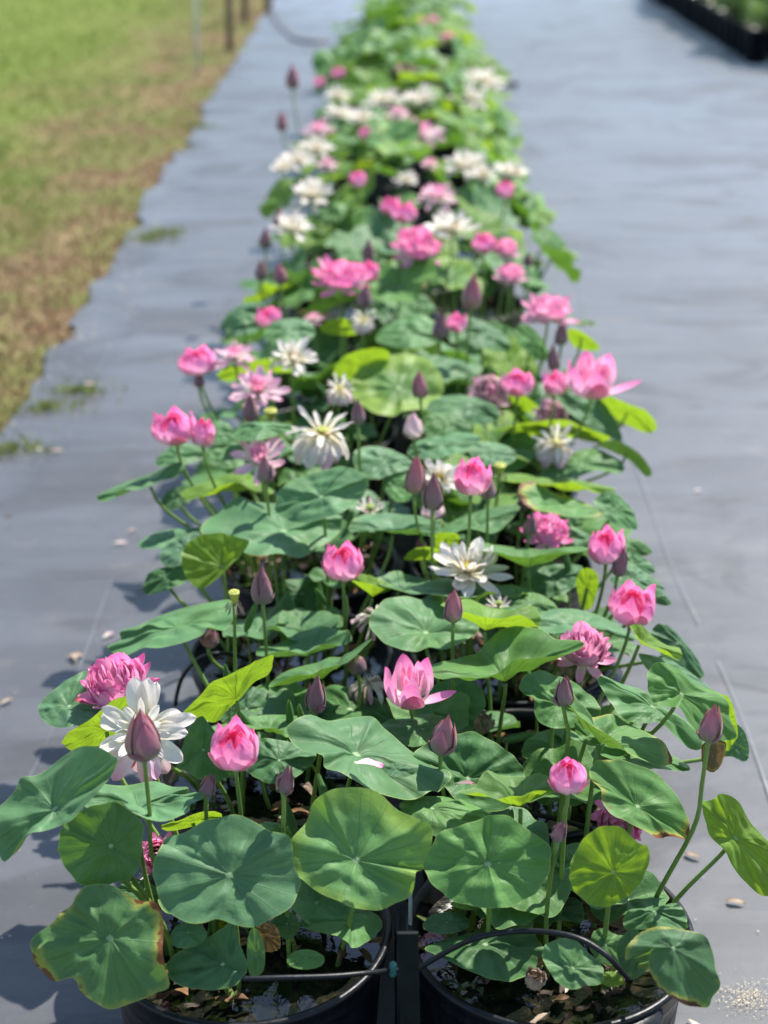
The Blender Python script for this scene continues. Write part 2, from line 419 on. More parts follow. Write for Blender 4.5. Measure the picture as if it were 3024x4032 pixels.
# grass: blades thick in view
V, F, UV = [], [], []
def blade(x, y, z0, h, u):
    a = rnd.uniform(0, 6.28); w = rnd.uniform(.002, .0045); lx, ly = rnd.gauss(0, .6)*h, rnd.gauss(0, .6)*h
    i = len(V); ca, sa = math.cos(a)*w, math.sin(a)*w
    V.extend([(x-ca, y-sa, z0), (x+ca, y+sa, z0), (x+lx*.4+ca*.7, y+ly*.4+sa*.7, z0+h*.6), (x+lx, y+ly, z0+h*.85)])
    F.append((i, i+1, i+2, i+3)); UV.append([(u, 0), (u, 0), (u, .6), (u, 1)])
for k in range(90000):
    y = 4.2 + 24*rnd.random()**1.35
    x1 = FX0(y)
    x = x1 - abs(rnd.gauss(0, 1))*(.5+.16*y) + (abs(rnd.gauss(0, .07)) if rnd.random() < .3 else 0)
    if x < -.33*y-1.2: continue
    d = x1-x + 1.3*noise.noise(Vector((x*.9, y*.5, 2)))
    u = min(1, max(0, .88-.30*d + rnd.gauss(0, .16)))
    blade(x, y, -.02, rnd.uniform(.02, .06)*(1.1 if u < .5 else .7), u)
for (cx, cy) in ((-1.40, 5.65), (-1.33, 5.85), (-1.44, 5.2), (-1.36, 8.55), (-1.44, 8.4), (-1.6, 12)):     # runners creeping over the fabric
    for k in range(170):
        r = abs(rnd.gauss(0, .055)); a = rnd.uniform(0, 6.28)
        blade(cx+r*1.7*math.cos(a), cy+r*math.sin(a), .006, rnd.uniform(.01, .04), rnd.uniform(.1, .6))
tag(obj('grass', mesh('grass', V, F, M_blade, UV)), 'patchy lawn grass, burnt brown beside the fabric edge', 'grass', kind='stuff')

# ------------------------------------------------------------------ tubs
POT_R, RIM_Z, DY, Y1 = .226, .38, .462, 2.08
PX = (-.247, .237)
pot_prof = [(.0, .012), (.170, .012), (.178, .0), (.184, .0), (.188, .01), (.190, .05), (.193, .052), (.1945, .10)]
for i in range(10):                      # fine ribs
    z = .115+i*.018; r = .1955+.0165*(z-.1)/.27
    pot_prof += [(r, z), (r+.0016, z+.003), (r+.0016, z+.007), (r+.0003, z+.010)]
pot_prof += [(.2115, .318), (.2125, .335), (.219, .338), (.2205, .345), (.2205, .366), (.224, .369), (.2265, .374), (.2255, .380), (.220, .382), (.214, .379), (.211, .36), (.206, .30), (.196, .12), (.0, .10)]
v, f, u = lathe(pot_prof, 96)
me_wall = mesh('tub_wall', v, f, M_pot, u)
wv, wf = [Vector((0, 0, .338))], []
for k in range(48): wv.append(Vector((.2085*math.cos(k*math.pi/24), .2085*math.sin(k*math.pi/24), .338)))
for k in range(48): wf.append((0, 1+k, 1+(k+1) % 48))
me_water = mesh('water', wv, wf, M_water, smooth=False)
# moulded lug on the rim
def lug_mesh():
    V, F, UV = [], [], []
    n = 14
    for i in range(n+1):
        s = i/n*2-1; a = s*.36; wdt = (1-abs(s)**3)
        ro = .226 + .024*wdt
        for (r, z) in ((.222, .372), (ro, .366), (ro+.002, .358-.004*wdt), (ro-.010, .338-.006*wdt), (.213, .318)):
            V.append(Vector((r*math.sin(a), -r*math.cos(a), z)))
    for i in range(n):
        for j in range(4): F.append((i*5+j, i*5+j+1, (i+1)*5+j+1, (i+1)*5+j)); UV.append([(0, 0)]*4)
    F.append((0, 1, 2, 3, 4)); UV.append([(0, 0)]*5); F.append(tuple(reversed([n*5+j for j in range(5)]))); UV.append([(0, 0)]*5)
    return mesh('rim_lug', V, F, M_pot, UV)
me_lug = lug_mesh()
ORD = ['front', 'second', 'third', 'fourth', 'fifth', 'sixth', 'seventh', 'eighth', 'ninth', 'tenth', 'eleventh', 'twelfth', 'thirteenth', 'fourteenth']
tubs = {}
NROW = 36
for r in range(NROW):
    for s in (0, 1):
        side = 'left' if s == 0 else 'right'
        if r == 0: lab = ['black plastic tub at the near left corner of the bed, straight handle', 'black plastic tub at the near right corner of the bed, arched handle'][s]
        elif r < 12: lab = 'black lotus tub, %s one of the %s pair back from the near end' % (side, ORD[r])
        else: lab = 'black lotus tub hidden beneath the blurred foliage towards the far end'
        t = thing('plant_tub', lab, 'tub', (PX[s]+rnd.uniform(-.006, .006), Y1+r*DY+rnd.uniform(-.008, .008), .014), 'black tubs standing two abreast along the bed')
        if r == 0: t.location = ((-.258, .243)[s], Y1-.016, .0)
        fs = Matrix.Diagonal((1.06, 1.06, 1.03, 1)) if r == 0 else Matrix()
        obj('tub_wall', me_wall, t, fs); obj('water', me_water, t, fs)
        a = Matrix.Rotation(R(38 if (r, s) == (0, 1) else rnd.uniform(-180, 180)), 4, 'Z')
        if (r, s) == (0, 1): a = Matrix.Rotation(R(22), 4, 'Z')
        if r < 8: obj('rim_lug', me_lug, t, fs @ a)
        tubs[(r, s)] = t
bpy.context.view_layer.update()
def hang(parent, name, me):              # a mesh made in world space becomes a part of parent
    o = obj(name, me, parent); o.matrix_local = Matrix.Translation(-Vector(parent.location)); return o
def rod(reg, pts, rad, mat, n=40, sides=8):
    P = [at(reg, p[:2], p[2]) for p in pts]
    P = [Vector(q) for q in catmull([tuple(p) for p in P], n, False)]
    return mesh('rod', *tube(P, rad, sides)[:2], mat)
hang(tubs[(0, 1)], 'handle', rod('B', [(190, 805, 1.93), (265, 790, 1.93), (330, 752, 1.93), (400, 712, 1.93), (500, 665, 1.92), (600, 642, 1.92), (690, 634, 1.92), (780, 637, 1.91), (860, 648, 1.9), (930, 670, 1.89), (990, 705, 1.88), (1040, 745, 1.87), (1080, 790, 1.87), (1110, 822, 1.87)], .0046, M_hose))
hang(tubs[(0, 0)], 'handle', rod('A', [(955, 822, 1.83), (1100, 818, 1.835), (1300, 812, 1.85), (1440, 800, 1.87), (1530, 790, 1.9), (1590, 788, 1.92)], .0042, M_hose))
hang(tubs[(2, 0)], 'handle', rod('C', [(690, 545, 2.86), (697, 500, 2.86), (715, 440, 2.86), (745, 395, 2.86), (790, 358, 2.86), (840, 342, 2.86), (900, 343, 2.87), (960, 358, 2.88), (1020, 385, 2.9), (1110, 450, 2.92), (1190, 530, 2.95)], .0045, M_hose))
hang(tubs[(1, 1)], 'handle', rod('B', [(560, 178, 2.4), (635, 170, 2.36), (720, 173, 2.34), (800, 187, 2.32), (880, 208, 2.31), (975, 237, 2.3), (1060, 280, 2.32)], .0045, M_hose))
# stake, tube and clip between the two front tubs
def box_between(p, q, w, d):
    up = (q-p).normalized(); a = Vector((1, 0, 0)); a = (a-up*a.dot(up)).normalized(); b = up.cross(a)
    V, F = [], []
    n = 6
    for i in range(n+1):
        c = p.lerp(q, i/n)
        for sx, sy in ((-1, -1), (-1, -.8), (-.8, -1), (.8, -1), (1, -.8), (1, 1), (-1, 1)):
            V.append(c + a*sx*w/2 + b*sy*d/2)
    idx = [0, 2, 3, 4, 5, 6]; idx = [1, 2, 3, 4, 5, 6]
    for i in range(n):
        for k in range(6):
            k2 = (k+1) % 6; F.append((i*7+idx[k], i*7+idx[k2], (i+1)*7+idx[k2], (i+1)*7+idx[k]))
    F.append(tuple(idx[::-1])); F.append(tuple(n*7+k for k in idx))
    return V, F
st = thing('garden_stake', 'dark flat stake standing upright between the two front tubs', 'stake', (0, 0, 0))
pa = at('A', (1606, 640), 1.80); pb = at('A', (1640, 1250), 1.78); pb.z = max(0.01, pb.z)
bx = at('A', (1645, 1400), 1.79)
st.location = (pb.x, pb.y, .01)
v, f = box_between(Vector((pb.x, pb.y, .01)), pa, .030, .006)
hang(st, 'flat_bar', mesh('flat_bar', v, f, M_stake, smooth=False))
st2 = thing('irrigation_riser', 'thin black riser tube behind the flat stake, teal clip on it', 'pipe', (0, 0, 0))
p1 = at('A', (1566, 520), 2.06); b1 = Vector((p1.x, p1.y-.02, .01)); st2.location = b1
hang(st2, 'riser_tube', mesh('riser', *tube([b1, b1.lerp(p1, .5)+Vector((.002, 0, 0)), p1], .0062, 10)[:2], M_hose))
p2 = at('A', (1616, 480), 2.07)
hang(st2, 'feeder_tube', mesh('feeder', *tube([Vector((p2.x, p2.y, .01)), p2], .0035, 8)[:2], simple('grey_tube', (.25, .27, .27), .4, .5)))
c1 = at('A', (1548, 758), 1.9); c2 = at('A', (1546, 812), 1.9)
hang(st2, 'clip', mesh('clip', *tube([c1, c1.lerp(c2, .15), c1.lerp(c2, .85), c2], [.004, .0062, .0062, .004], 10)[:2], M_teal))

# ------------------------------------------------------------------ stalks
def pot_base(x, y, spread=.15):
    """where under water a stalk at (x, y) is rooted"""
    r = max(0, min(NROW-1, round((y-Y1)/DY))); s = 0 if x < 0 else 1
    cx, cy = PX[s], Y1+r*DY
    dx, dy = x-cx, y-cy; d = math.hypot(dx, dy)
    if d > spread: dx *= spread/d; dy *= spread/d
    return Vector((cx+dx, cy+dy, .33))
def stalk_path(base, top, bow=None, n=9, lead=None):
    """a gently curved stem; lead = direction the stem arrives with at the top"""
    h = (top-base).length
    b = bow if bow is not None else Vector((rnd.uniform(-.02, .02), rnd.uniform(-.02, .02), 0))
    c1 = base + Vector((0, 0, h*.35)) + b
    c2 = top - (lead if lead is not None else Vector((0, 0, 1)))*h*.30 + b*.4
    out = []
    for i in range(n+1):
        t = i/n; s = 1-t
        out.append(base*s**3 + c1*3*s*s*t + c2*3*s*t*t + top*t**3)
    return out

# ------------------------------------------------------------------ lotus leaves
NSEG, NRING = 84, 13
def leaf_grid(c, rim, bulge, Rm, up, seed, ripple=.018, flip=False, nr=NRING):
    V, F, UV = [c], [], []
    ns = len(rim)
    radii = [((i+1)/nr)**.92 for i in range(nr)]
    for i, r in enumerate(radii):
        for k, p in enumerate(rim):
            th = 2*math.pi*k/ns
            q = c.lerp(p, r)
            nz = noise.noise(Vector((math.cos(th)*1.7*r*2+seed, math.sin(th)*1.7*r*2, seed)))
            cre = abs(math.sin(th*10.5+seed)) - .6           # folds between the ray veins
            q = q + up*Rm*(bulge*4*r*(1-r)*(1-.5*r) + .085*nz*4*r*(1-r) + ripple*cre*.30*r*(1.06-r)*2.2) \
                - up*Rm*.035*max(0, 1-r/.13)
            V.append(q)
    for k in range(ns):
        k2 = (k+1) % ns; F.append((0, 1+k, 1+k2)); UV.append([((k+.5)/ns, 0), (k/ns, radii[0]), ((k+1)/ns, radii[0])])
    for i in range(nr-1):
        for k in range(ns):
            k2 = (k+1) % ns
            F.append((1+i*ns+k, 1+(i+1)*ns+k, 1+(i+1)*ns+k2, 1+i*ns+k2))
            UV.append([(k/ns, radii[i]), (k/ns, radii[i+1]), ((k+1)/ns, radii[i+1]), ((k+1)/ns, radii[i])])
    if flip:
        F = [tuple(reversed(f)) for f in F]; UV = [list(reversed(q)) for q in UV]
    return V, F, UV
LEAF_GROUP = 'lotus leaves standing over the tubs'
leaf_anchor = []
def LV(reg, Y, k, cen, far, near, mat, label, bulge=.06, stem=True, base=None, ripple=.018, cat='leaf'):
    far = list(far); near = list(near)
    pts = []
    allx = [p[0] for p in far+near]; ally = [p[1] for p in far+near]
    Rpx = max(max(allx)-min(allx), (max(ally)-min(ally))*.8)/2
    Rm = pxm(Rpx, Y)
    def arc(L):
        s = [0]
        for a, b in zip(L, L[1:]): s.append(s[-1]+math.hypot(a[0]-b[0], a[1]-b[1]))
        return [x/s[-1] if s[-1] else 0 for x in s]
    # tips belong half to each side
    ff = arc(far+[near[0]]); nn = arc(near+[far[0]])
    for p, t in zip(far, ff): pts.append((p[0], p[1], k*Rm*math.sin(math.pi*t)))
    for p, t in zip(near, nn): pts.append((p[0], p[1], -k*Rm*math.sin(math.pi*t)))
    m = catmull(pts, NSEG)
    seed = rnd.uniform(0, 50)
    m = [(p[0] + (p[0]-cen[0])*w, p[1] + (p[1]-cen[1])*w, p[2]) for i, p in enumerate(m) for w in [.011*math.sin(2*math.pi*i/NSEG*13+seed)+.009*noise.noise(Vector((i*.35, seed, 0)))]]
    rim = []
    for i, p in enumerate(m):
        th = 2*math.pi*i/NSEG
        dy = Rm*(.05*math.sin(5*th+seed)+.035*math.sin(9*th+seed*2)+.014*math.sin(17*th+seed*3))
        rim.append(at(reg, p[:2], Y+p[2]+dy*.8))
    c = at(reg, cen, Y)
    # the leaf's own up: mean normal
    nrm = Vector()
    for i in range(NSEG): nrm += (rim[i]-c).cross(rim[(i+1) % NSEG]-c)
    nrm.normalize()
    flip = False
    view = (CAMP-c).normalized()
    if k >= 0:
        if nrm.dot(view) < 0: pass
        top = nrm if nrm.dot(view) > 0 else -nrm
        if abs(nrm.z) > .55: top = nrm if nrm.z > 0 else -nrm
    else:
        top = nrm if nrm.dot(view) < 0 else -nrm
    V, F, UV = leaf_grid(c, rim, bulge, Rm, top, seed, ripple)
    # winding so that face normals follow top
    a, b, d = V[F[0][0]], V[F[0][1]], V[F[0][2]]
    if nrm.dot(top) < 0 or (b-a).cross(d-a).dot(top) < -1e9:
        F = [tuple(reversed(f)) for f in F]; UV = [list(reversed(q)) for q in UV]
    if stem:
        bs = pot_base(c.x, c.y+.02) if base is None else Vector(base)
    else: bs = Vector((c.x, c.y, c.z-.03))
    root = thing('lotus_leaf', label, cat, tuple(bs), LEAF_GROUP)
    hang(root, 'blade', mesh('blade', V, F, LM[mat], UV))
    if stem:
        P = stalk_path(bs, c - top*.004 + Vector((0, 0, -.001)), lead=(Vector((0, 0, 1)) + (top if top.z > 0 else -top)*.35).normalized()*.9)
        hang(root, 'stalk', mesh('stalk', *tube(P, [.0047-.0012*i/9 for i in range(10)], 8), ) if False else mesh('stalk', *(lambda q: (q[0], q[1]))(tube(P, [.0047-.0012*i/9 for i in range(10)], 8)), M_stalk))
    leaf_anchor.append(c)
    return root

# ---- leaves traced one by one: region, distance, lean of the blade, hub, far rim, near rim
LV('A', 1.93, .5, (903, 414), [(602, 365), (635, 305), (650, 268), (720, 250), (790, 207), (850, 190), (925, 177), (1010, 205), (1060, 240), (1135, 255), (1152, 320), (1165, 390), (1183, 455)], [(1150, 530), (1080, 582), (1000, 617), (930, 612), (862, 585), (800, 603), (720, 595), (660, 555), (620, 490), (606, 420)], 'b', 'large blue-green leaf facing the camera, pink cup flower stem meeting its top edge', bulge=.03, ripple=.028)
LV('A', 1.98, .5, (1403, 357), [(1117, 330), (1150, 275), (1205, 200), (1235, 130), (1280, 87), (1340, 72), (1400, 66), (1500, 95), (1570, 160), (1640, 190), (1690, 215), (1703, 280)], [(1690, 350), (1665, 395), (1637, 400), (1635, 440), (1610, 500), (1550, 530), (1480, 553), (1400, 545), (1340, 520), (1280, 495), (1205, 445), (1150, 400)], 'v', 'large front leaf with yellow mottled lower half, in the middle above the gap between tubs', bulge=.03, ripple=.026)
LV('B', 1.97, .45, (556, 371), [(303, 375), (335, 290), (378, 240), (450, 218), (510, 198), (560, 180), (620, 176), (680, 208), (760, 268), (795, 290), (806, 345)], [(798, 400), (765, 460), (720, 502), (650, 535), (580, 545), (500, 535), (430, 520), (370, 480), (325, 430)], 'g', 'broad dark green leaf facing the camera over the back of the front right tub', bulge=.025, ripple=.02)
LV('B', 1.96, .35, (1051, 404), [(878, 400), (890, 345), (930, 275), (980, 232), (1040, 218), (1095, 235), (1145, 285), (1180, 298), (1195, 340)], [(1178, 400), (1150, 455), (1110, 495), (1070, 522), (1010, 540), (950, 525), (900, 480), (880, 440)], 'y', 'small round bright yellow-green leaf with its right rim curled up', bulge=.0, ripple=.012)
LV('A', 1.95, .25, (439, 300), [(230, 290), (240, 235), (275, 190), (330, 155), (390, 135), (460, 128), (520, 168), (563, 210), (562, 270)], [(555, 340), (545, 385), (515, 425), (450, 445), (380, 462), (310, 445), (265, 395), (235, 340)], 'g', 'round shaded green leaf at far left, directly above the large drooping one', bulge=.0, ripple=.012)
LV('A', 1.86, .45, (434, 660), [(117, 688), (150, 640), (210, 600), (240, 560), (285, 530), (300, 490), (340, 458), (430, 448), (490, 485), (560, 515), (610, 520), (640, 570)], [(640, 680), (650, 770), (665, 860), (600, 880), (540, 912), (440, 940), (370, 915), (320, 870), (285, 820), (210, 830), (150, 780), (130, 730)], 's', 'largest dark leaf drooping outside the front left tub, brown nicks on its lower rim', bulge=.04, ripple=.025)
LV('A', 1.87, .5, (880, 765), [(655, 765), (700, 720), (760, 690), (830, 652), (880, 620), (905, 598), (928, 620), (945, 690), (968, 740)], [(975, 780), (960, 812), (920, 850), (850, 865), (760, 860), (690, 840), (662, 800)], 'k', 'small folded leaf lapping over the front rim of the left tub', bulge=.0)
LV('A', 2.04, .9, (1385, 592), [(1183, 600), (1210, 570), (1290, 570), (1400, 555), (1470, 560), (1505, 600)], [(1490, 640), (1440, 680), (1390, 702), (1370, 680), (1330, 655), (1260, 640), (1200, 622)], 'g', 'low leaf with striped sunlight lying at the right side of the front left tub', stem=False)
LV('A', 2.03, .85, (545, 152), [(322, 112), (335, 92), (375, 55), (480, 62), (600, 45), (680, 65), (740, 70), (752, 97), (780, 86), (803, 92)], [(800, 112), (755, 132), (740, 165), (700, 185), (640, 203), (580, 192), (520, 165), (460, 124), (400, 142), (340, 148)], 'b', 'level light green leaf crossed by the stem of the largest mauve bud', ripple=.03)
LV('C', 1.98, .55, (215, 955), [(-60, 985), (0, 940), (60, 880), (80, 830), (150, 820), (230, 762), (320, 705), (400, 718), (455, 748)], [(458, 785), (435, 825), (400, 872), (345, 930), (290, 990), (232, 1022), (170, 1040), (105, 1055), (60, 1110), (20, 1160), (-20, 1110), (-60, 1060)], 'b', 'cupped blue-green leaf running off the left edge of the picture', bulge=.02, ripple=.03)
LV('C', 2.42, .8, (270, 550), [(150, 565), (172, 520), (240, 462), (310, 420), (370, 408), (430, 440), (490, 490)], [(460, 560), (390, 600), (300, 625), (225, 633), (175, 608)], 'b', 'blue-green leaf behind the fullest pink double flower on the left')
LV('C', 2.28, -.5, (420, 640), [(245, 688), (272, 650), (340, 610), (400, 563), (450, 523), (520, 506), (552, 530), (548, 570)], [(500, 640), (430, 700), (360, 707), (290, 727), (258, 706)], 'y', 'yellow-green leaf underside glowing behind the white drooping flower', bulge=.05)
LV('C', 2.72, .9, (705, 240), [(427, 312), (476, 286), (474, 252), (540, 232), (600, 205), (700, 168), (800, 145), (900, 130), (918, 170)], [(915, 215), (880, 250), (820, 238), (790, 272), (720, 298), (640, 318), (570, 318), (530, 335), (480, 355), (442, 340)], 'b', 'drooping bluish leaf reaching left over the fabric beside the green seed pod', ripple=.03)
LV('C', 2.42, -.8, (930, 520), [(708, 590), (732, 560), (780, 515), (830, 458), (900, 425), (980, 385), (1012, 368), (1072, 348)], [(1073, 385), (1055, 425), (1000, 455), (950, 515), (900, 560), (850, 612), (800, 600), (750, 606), (715, 600)], 'y', 'upturned yellow-green leaf showing its veined underside above the pink cup flower', bulge=.1)
LV('C', 2.62, .8, (970, 560), [(860, 600), (890, 558), (955, 492), (1000, 474), (1060, 492), (1102, 545)], [(1080, 585), (1000, 612), (920, 615)], 'b', 'blue-green leaf behind the upturned yellow-green leaf')
LV('C', 2.78, .8, (1205, 352), [(1008, 342), (1022, 315), (1080, 310), (1160, 265), (1220, 245), (1280, 233), (1330, 250), (1372, 252), (1385, 288)], [(1340, 310), (1280, 302), (1235, 325), (1190, 342), (1130, 330), (1080, 337), (1035, 352)], 'b', 'saddle-shaped blue-green leaf in front of the third left tub')
LV('C', 2.62, .7, (1268, 442), [(1062, 475), (1082, 440), (1150, 402), (1240, 380), (1300, 357), (1380, 352), (1430, 310), (1468, 280)], [(1420, 330), (1370, 375), (1310, 392), (1270, 402), (1225, 425), (1170, 425), (1105, 450)], 'g', 'narrow folded leaf rising to a point at right, olive underside showing')
LV('C', 2.18, .75, (1400, 740), [(1130, 640), (1150, 608), (1220, 583), (1290, 605), (1350, 600), (1440, 586), (1480, 600), (1520, 640), (1575, 690), (1640, 740), (1700, 782), (1768, 805)], [(1765, 850), (1730, 885), (1700, 882), (1660, 905), (1600, 918), (1540, 905), (1460, 880), (1400, 842), (1340, 810), (1280, 790), (1268, 742), (1200, 727), (1148, 692)], 'g', 'broad hollow leaf in the centre with a fallen pink petal lying on it', ripple=.03)
LV('C', 2.46, .8, (1050, 650), [(948, 606), (995, 588), (1100, 582), (1190, 590), (1222, 604)], [(1165, 640), (1130, 672), (1100, 640), (1050, 635), (990, 638)], 'g', 'light green wavy leaf right behind the pink cup flower head')
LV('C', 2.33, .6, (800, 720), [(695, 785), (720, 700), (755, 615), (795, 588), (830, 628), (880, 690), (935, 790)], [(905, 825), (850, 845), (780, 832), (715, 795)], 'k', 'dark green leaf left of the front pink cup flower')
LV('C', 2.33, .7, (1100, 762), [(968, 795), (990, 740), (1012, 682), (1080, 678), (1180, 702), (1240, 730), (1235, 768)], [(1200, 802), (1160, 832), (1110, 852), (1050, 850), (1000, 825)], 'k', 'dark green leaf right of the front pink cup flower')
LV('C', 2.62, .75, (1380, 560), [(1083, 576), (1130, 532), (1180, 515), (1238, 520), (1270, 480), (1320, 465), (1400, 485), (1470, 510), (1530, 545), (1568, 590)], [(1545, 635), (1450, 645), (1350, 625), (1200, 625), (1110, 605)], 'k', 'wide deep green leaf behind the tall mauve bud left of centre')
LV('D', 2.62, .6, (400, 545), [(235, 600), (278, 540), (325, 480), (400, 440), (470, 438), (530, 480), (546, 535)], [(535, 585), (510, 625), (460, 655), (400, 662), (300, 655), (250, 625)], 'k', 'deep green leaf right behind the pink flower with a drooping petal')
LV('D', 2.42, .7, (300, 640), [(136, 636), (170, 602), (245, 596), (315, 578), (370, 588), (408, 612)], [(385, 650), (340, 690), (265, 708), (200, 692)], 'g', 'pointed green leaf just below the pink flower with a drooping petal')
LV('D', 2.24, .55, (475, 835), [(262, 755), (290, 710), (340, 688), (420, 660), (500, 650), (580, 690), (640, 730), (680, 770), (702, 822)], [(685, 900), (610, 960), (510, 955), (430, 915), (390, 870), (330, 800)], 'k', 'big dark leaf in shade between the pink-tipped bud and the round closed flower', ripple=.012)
LV('D', 2.13, .8, (685, 945), [(443, 886), (510, 860), (545, 802), (610, 822), (700, 826), (760, 812), (830, 850), (848, 880)], [(800, 884), (745, 880), (690, 902), (640, 903), (590, 915), (520, 888), (475, 894)], 'y', 'shallow bowl-shaped leaf with yellow-green underside left of the round closed flower')
LV('D', 2.14, .7, (335, 950), [(208, 945), (250, 910), (330, 903), (420, 907), (480, 930), (556, 968)], [(548, 1000), (500, 1030), (440, 1050), (350, 1062), (275, 1010)], 'g', 'half hidden leaf behind the broad dark front leaf, ridged at its hub')
LV('D', 2.13, .6, (1145, 945), [(957, 830), (962, 790), (985, 765), (1040, 757), (1100, 765), (1200, 800), (1268, 860), (1312, 920), (1340, 980), (1353, 1040)], [(1343, 1076), (1310, 1066), (1270, 1062), (1225, 1068), (1175, 1040), (1100, 1002), (1045, 975), (1008, 930), (1002, 880), (975, 850)], 's', 'sunlit leaf with red-brown specks along its lower rim on the right')
LV('D', 2.52, .8, (625, 452), [(303, 405), (370, 375), (450, 358), (510, 340), (552, 300), (600, 252), (680, 233), (760, 245), (820, 280), (890, 290), (932, 292)], [(920, 322), (860, 345), (780, 355), (730, 362), (665, 366), (620, 400), (580, 425), (520, 437), (440, 435), (370, 442), (325, 422)], 'g', 'wide wing-shaped leaf in the middle overlapping the pink double flower')
LV('D', 2.74, .85, (312, 262), [(86, 215), (110, 168), (150, 130), (220, 116), (300, 130), (380, 142), (450, 170), (500, 195), (523, 232)], [(500, 270), (440, 305), (380, 325), (320, 318), (270, 335), (200, 320), (150, 300), (110, 262)], 'g', 'flat leaf striped by stem shadows left of the small pink-tipped bud', ripple=.022)
LV('D', 2.68, .85, (545, 250), [(370, 150), (395, 138), (480, 128), (560, 158), (650, 170), (720, 152), (752, 172), (765, 212)], [(758, 238), (728, 212), (680, 190), (600, 203), (530, 195), (460, 176), (410, 166)], 'y', 'leaf with glowing yellow-green underside right of the small pink-tipped bud')
LV('E', 2.97, .85, (1270, 895), [(1175, 852), (1210, 835), (1260, 815), (1320, 835), (1380, 850), (1420, 865)], [(1400, 900), (1330, 908), (1260, 888), (1205, 875)], 'b', 'bluish wavy leaf between the pink cup flower and the open white flower')
LV('D', 2.88, .85, (500, 140), [(250, 85), (300, 65), (390, 42), (450, 62), (520, 80), (590, 66), (612, 92)], [(600, 108), (560, 96), (510, 118), (450, 122), (370, 112), (300, 105)], 'g', 'bluish leaf with a yellow fold just below the open white flower')
LV('D', 2.9, .85, (665, 112), [(598, 78), (650, 70), (690, 82), (730, 92)], [(728, 126), (705, 102), (665, 122), (615, 112)], 'g', 'small crinkled leaf at the right end of the open white flower')
LV('D', 2.86, .85, (720, 150), [(600, 152), (640, 110), (700, 98), (770, 112), (830, 160)], [(800, 190), (710, 200), (640, 182)], 'b', 'blue-green leaf peeping out above the glowing yellow-green one')
LV('D', 2.76, .85, (930, 235), [(748, 218), (780, 176), (860, 163), (960, 180), (1040, 212), (1100, 250), (1142, 280)], [(1105, 292), (1040, 256), (960, 242), (880, 256), (800, 262), (760, 245)], 'b', 'long bluish leaf sloping down to the right behind the pink double flower')
LV('D', 2.6, .8, (1155, 302), [(1116, 232), (1160, 228), (1200, 268), (1260, 308), (1310, 320), (1321, 352)], [(1300, 368), (1260, 330), (1200, 316), (1160, 290), (1135, 262)], 'y', 'small folded yellow-green leaf under the pink cup flower at right')
LV('D', 2.78, .5, (1300, 300), [(1195, 262), (1225, 225), (1280, 240), (1335, 300), (1380, 360), (1407, 432)], [(1370, 435), (1300, 400), (1240, 345), (1205, 300)], 'k', 'shaded leaf sloping down along the right side of the bed')
LV('D', 2.6, .6, (1255, 420), [(1150, 345), (1210, 350), (1270, 365), (1330, 400), (1400, 450), (1455, 500)], [(1420, 500), (1350, 470), (1260, 450), (1190, 410)], 'b', 'narrow blue-green leaf between the shaded sloping leaf and the hollow right leaf')
LV('D', 2.36, .55, (1205, 550), [(988, 436), (1015, 430), (1080, 460), (1160, 482), (1200, 520), (1260, 560), (1330, 602), (1390, 662), (1402, 712)], [(1350, 716), (1290, 662), (1230, 612), (1180, 616), (1105, 606), (1065, 570), (1030, 520), (1000, 472)], 'g', 'long wavy leaf drooping right beneath the pink double flower', ripple=.03)
LV('D', 2.3, .55, (1318, 500), [(1184, 450), (1190, 405), (1230, 375), (1300, 398), (1390, 468), (1470, 500), (1505, 540), (1510, 600), (1538, 662)], [(1500, 686), (1440, 686), (1390, 660), (1345, 610), (1310, 556), (1260, 552), (1205, 530), (1188, 490)], 'g', 'hollow green leaf on the right behind the reddish bud on a long stem', ripple=.03)
LV('D', 2.45, -.4, (1490, 610), [(1420, 488), (1470, 498), (1515, 530), (1540, 650)], [(1525, 690), (1495, 725), (1475, 680), (1450, 590)], 'y', 'folded bright yellow leaf edge at the right side of the bed', stem=False)
LV('D', 2.5, .4, (1535, 700), [(1475, 735), (1515, 620), (1560, 640), (1582, 700)], [(1583, 750), (1562, 766), (1520, 748)], 'b', 'outermost blue-green leaf on the right edge beyond the yellow fold')
LV('D', 2.28, .2, (1440, 745), [(1400, 775), (1405, 695), (1490, 690)], [(1478, 770), (1445, 808), (1412, 795)], 'w', 'brownish rolled leaf hanging behind the reddish bud stem', stem=False)
LV('D', 2.24, .7, (995, 692), [(786, 492), (820, 480), (862, 500), (895, 500), (912, 560), (960, 592), (1050, 580), (1110, 620), (1200, 660), (1255, 700), (1282, 762)], [(1240, 786), (1180, 766), (1110, 735), (1070, 690), (1020, 655), (975, 630), (920, 590), (878, 545), (820, 515)], 's', 'long twisted leaf with yellow-green fold, freckled brown at its right tip')
LV('D', 2.42, .6, (830, 545), [(680, 475), (698, 432), (760, 408), (830, 430), (890, 450), (940, 490), (985, 530), (1000, 572)], [(980, 602), (900, 630), (832, 636), (775, 622), (740, 580), (738, 520), (700, 502)], 'g', 'green leaf directly behind the mauve bud right of centre')
LV('D', 2.34, .7, (950, 670), [(900, 640), (908, 600), (960, 640), (1002, 680)], [(990, 705), (935, 695)], 'g', 'small light leaf beneath the long twisted leaf')
LV('D', 2.38, .7, (1170, 755), [(1004, 742), (1015, 702), (1100, 700), (1200, 710), (1280, 740), (1352, 790)], [(1330, 805), (1280, 800), (1200, 792), (1080, 765)], 'g', 'pointed leaf under the tip of the long twisted leaf')
LV('D', 2.5, .85, (810, 700), [(690, 720), (720, 668), (800, 640), (870, 640), (935, 680)], [(930, 742), (860, 762), (760, 770), (700, 752)], 'g', 'low sunlit leaf seen between upright stems right of centre')
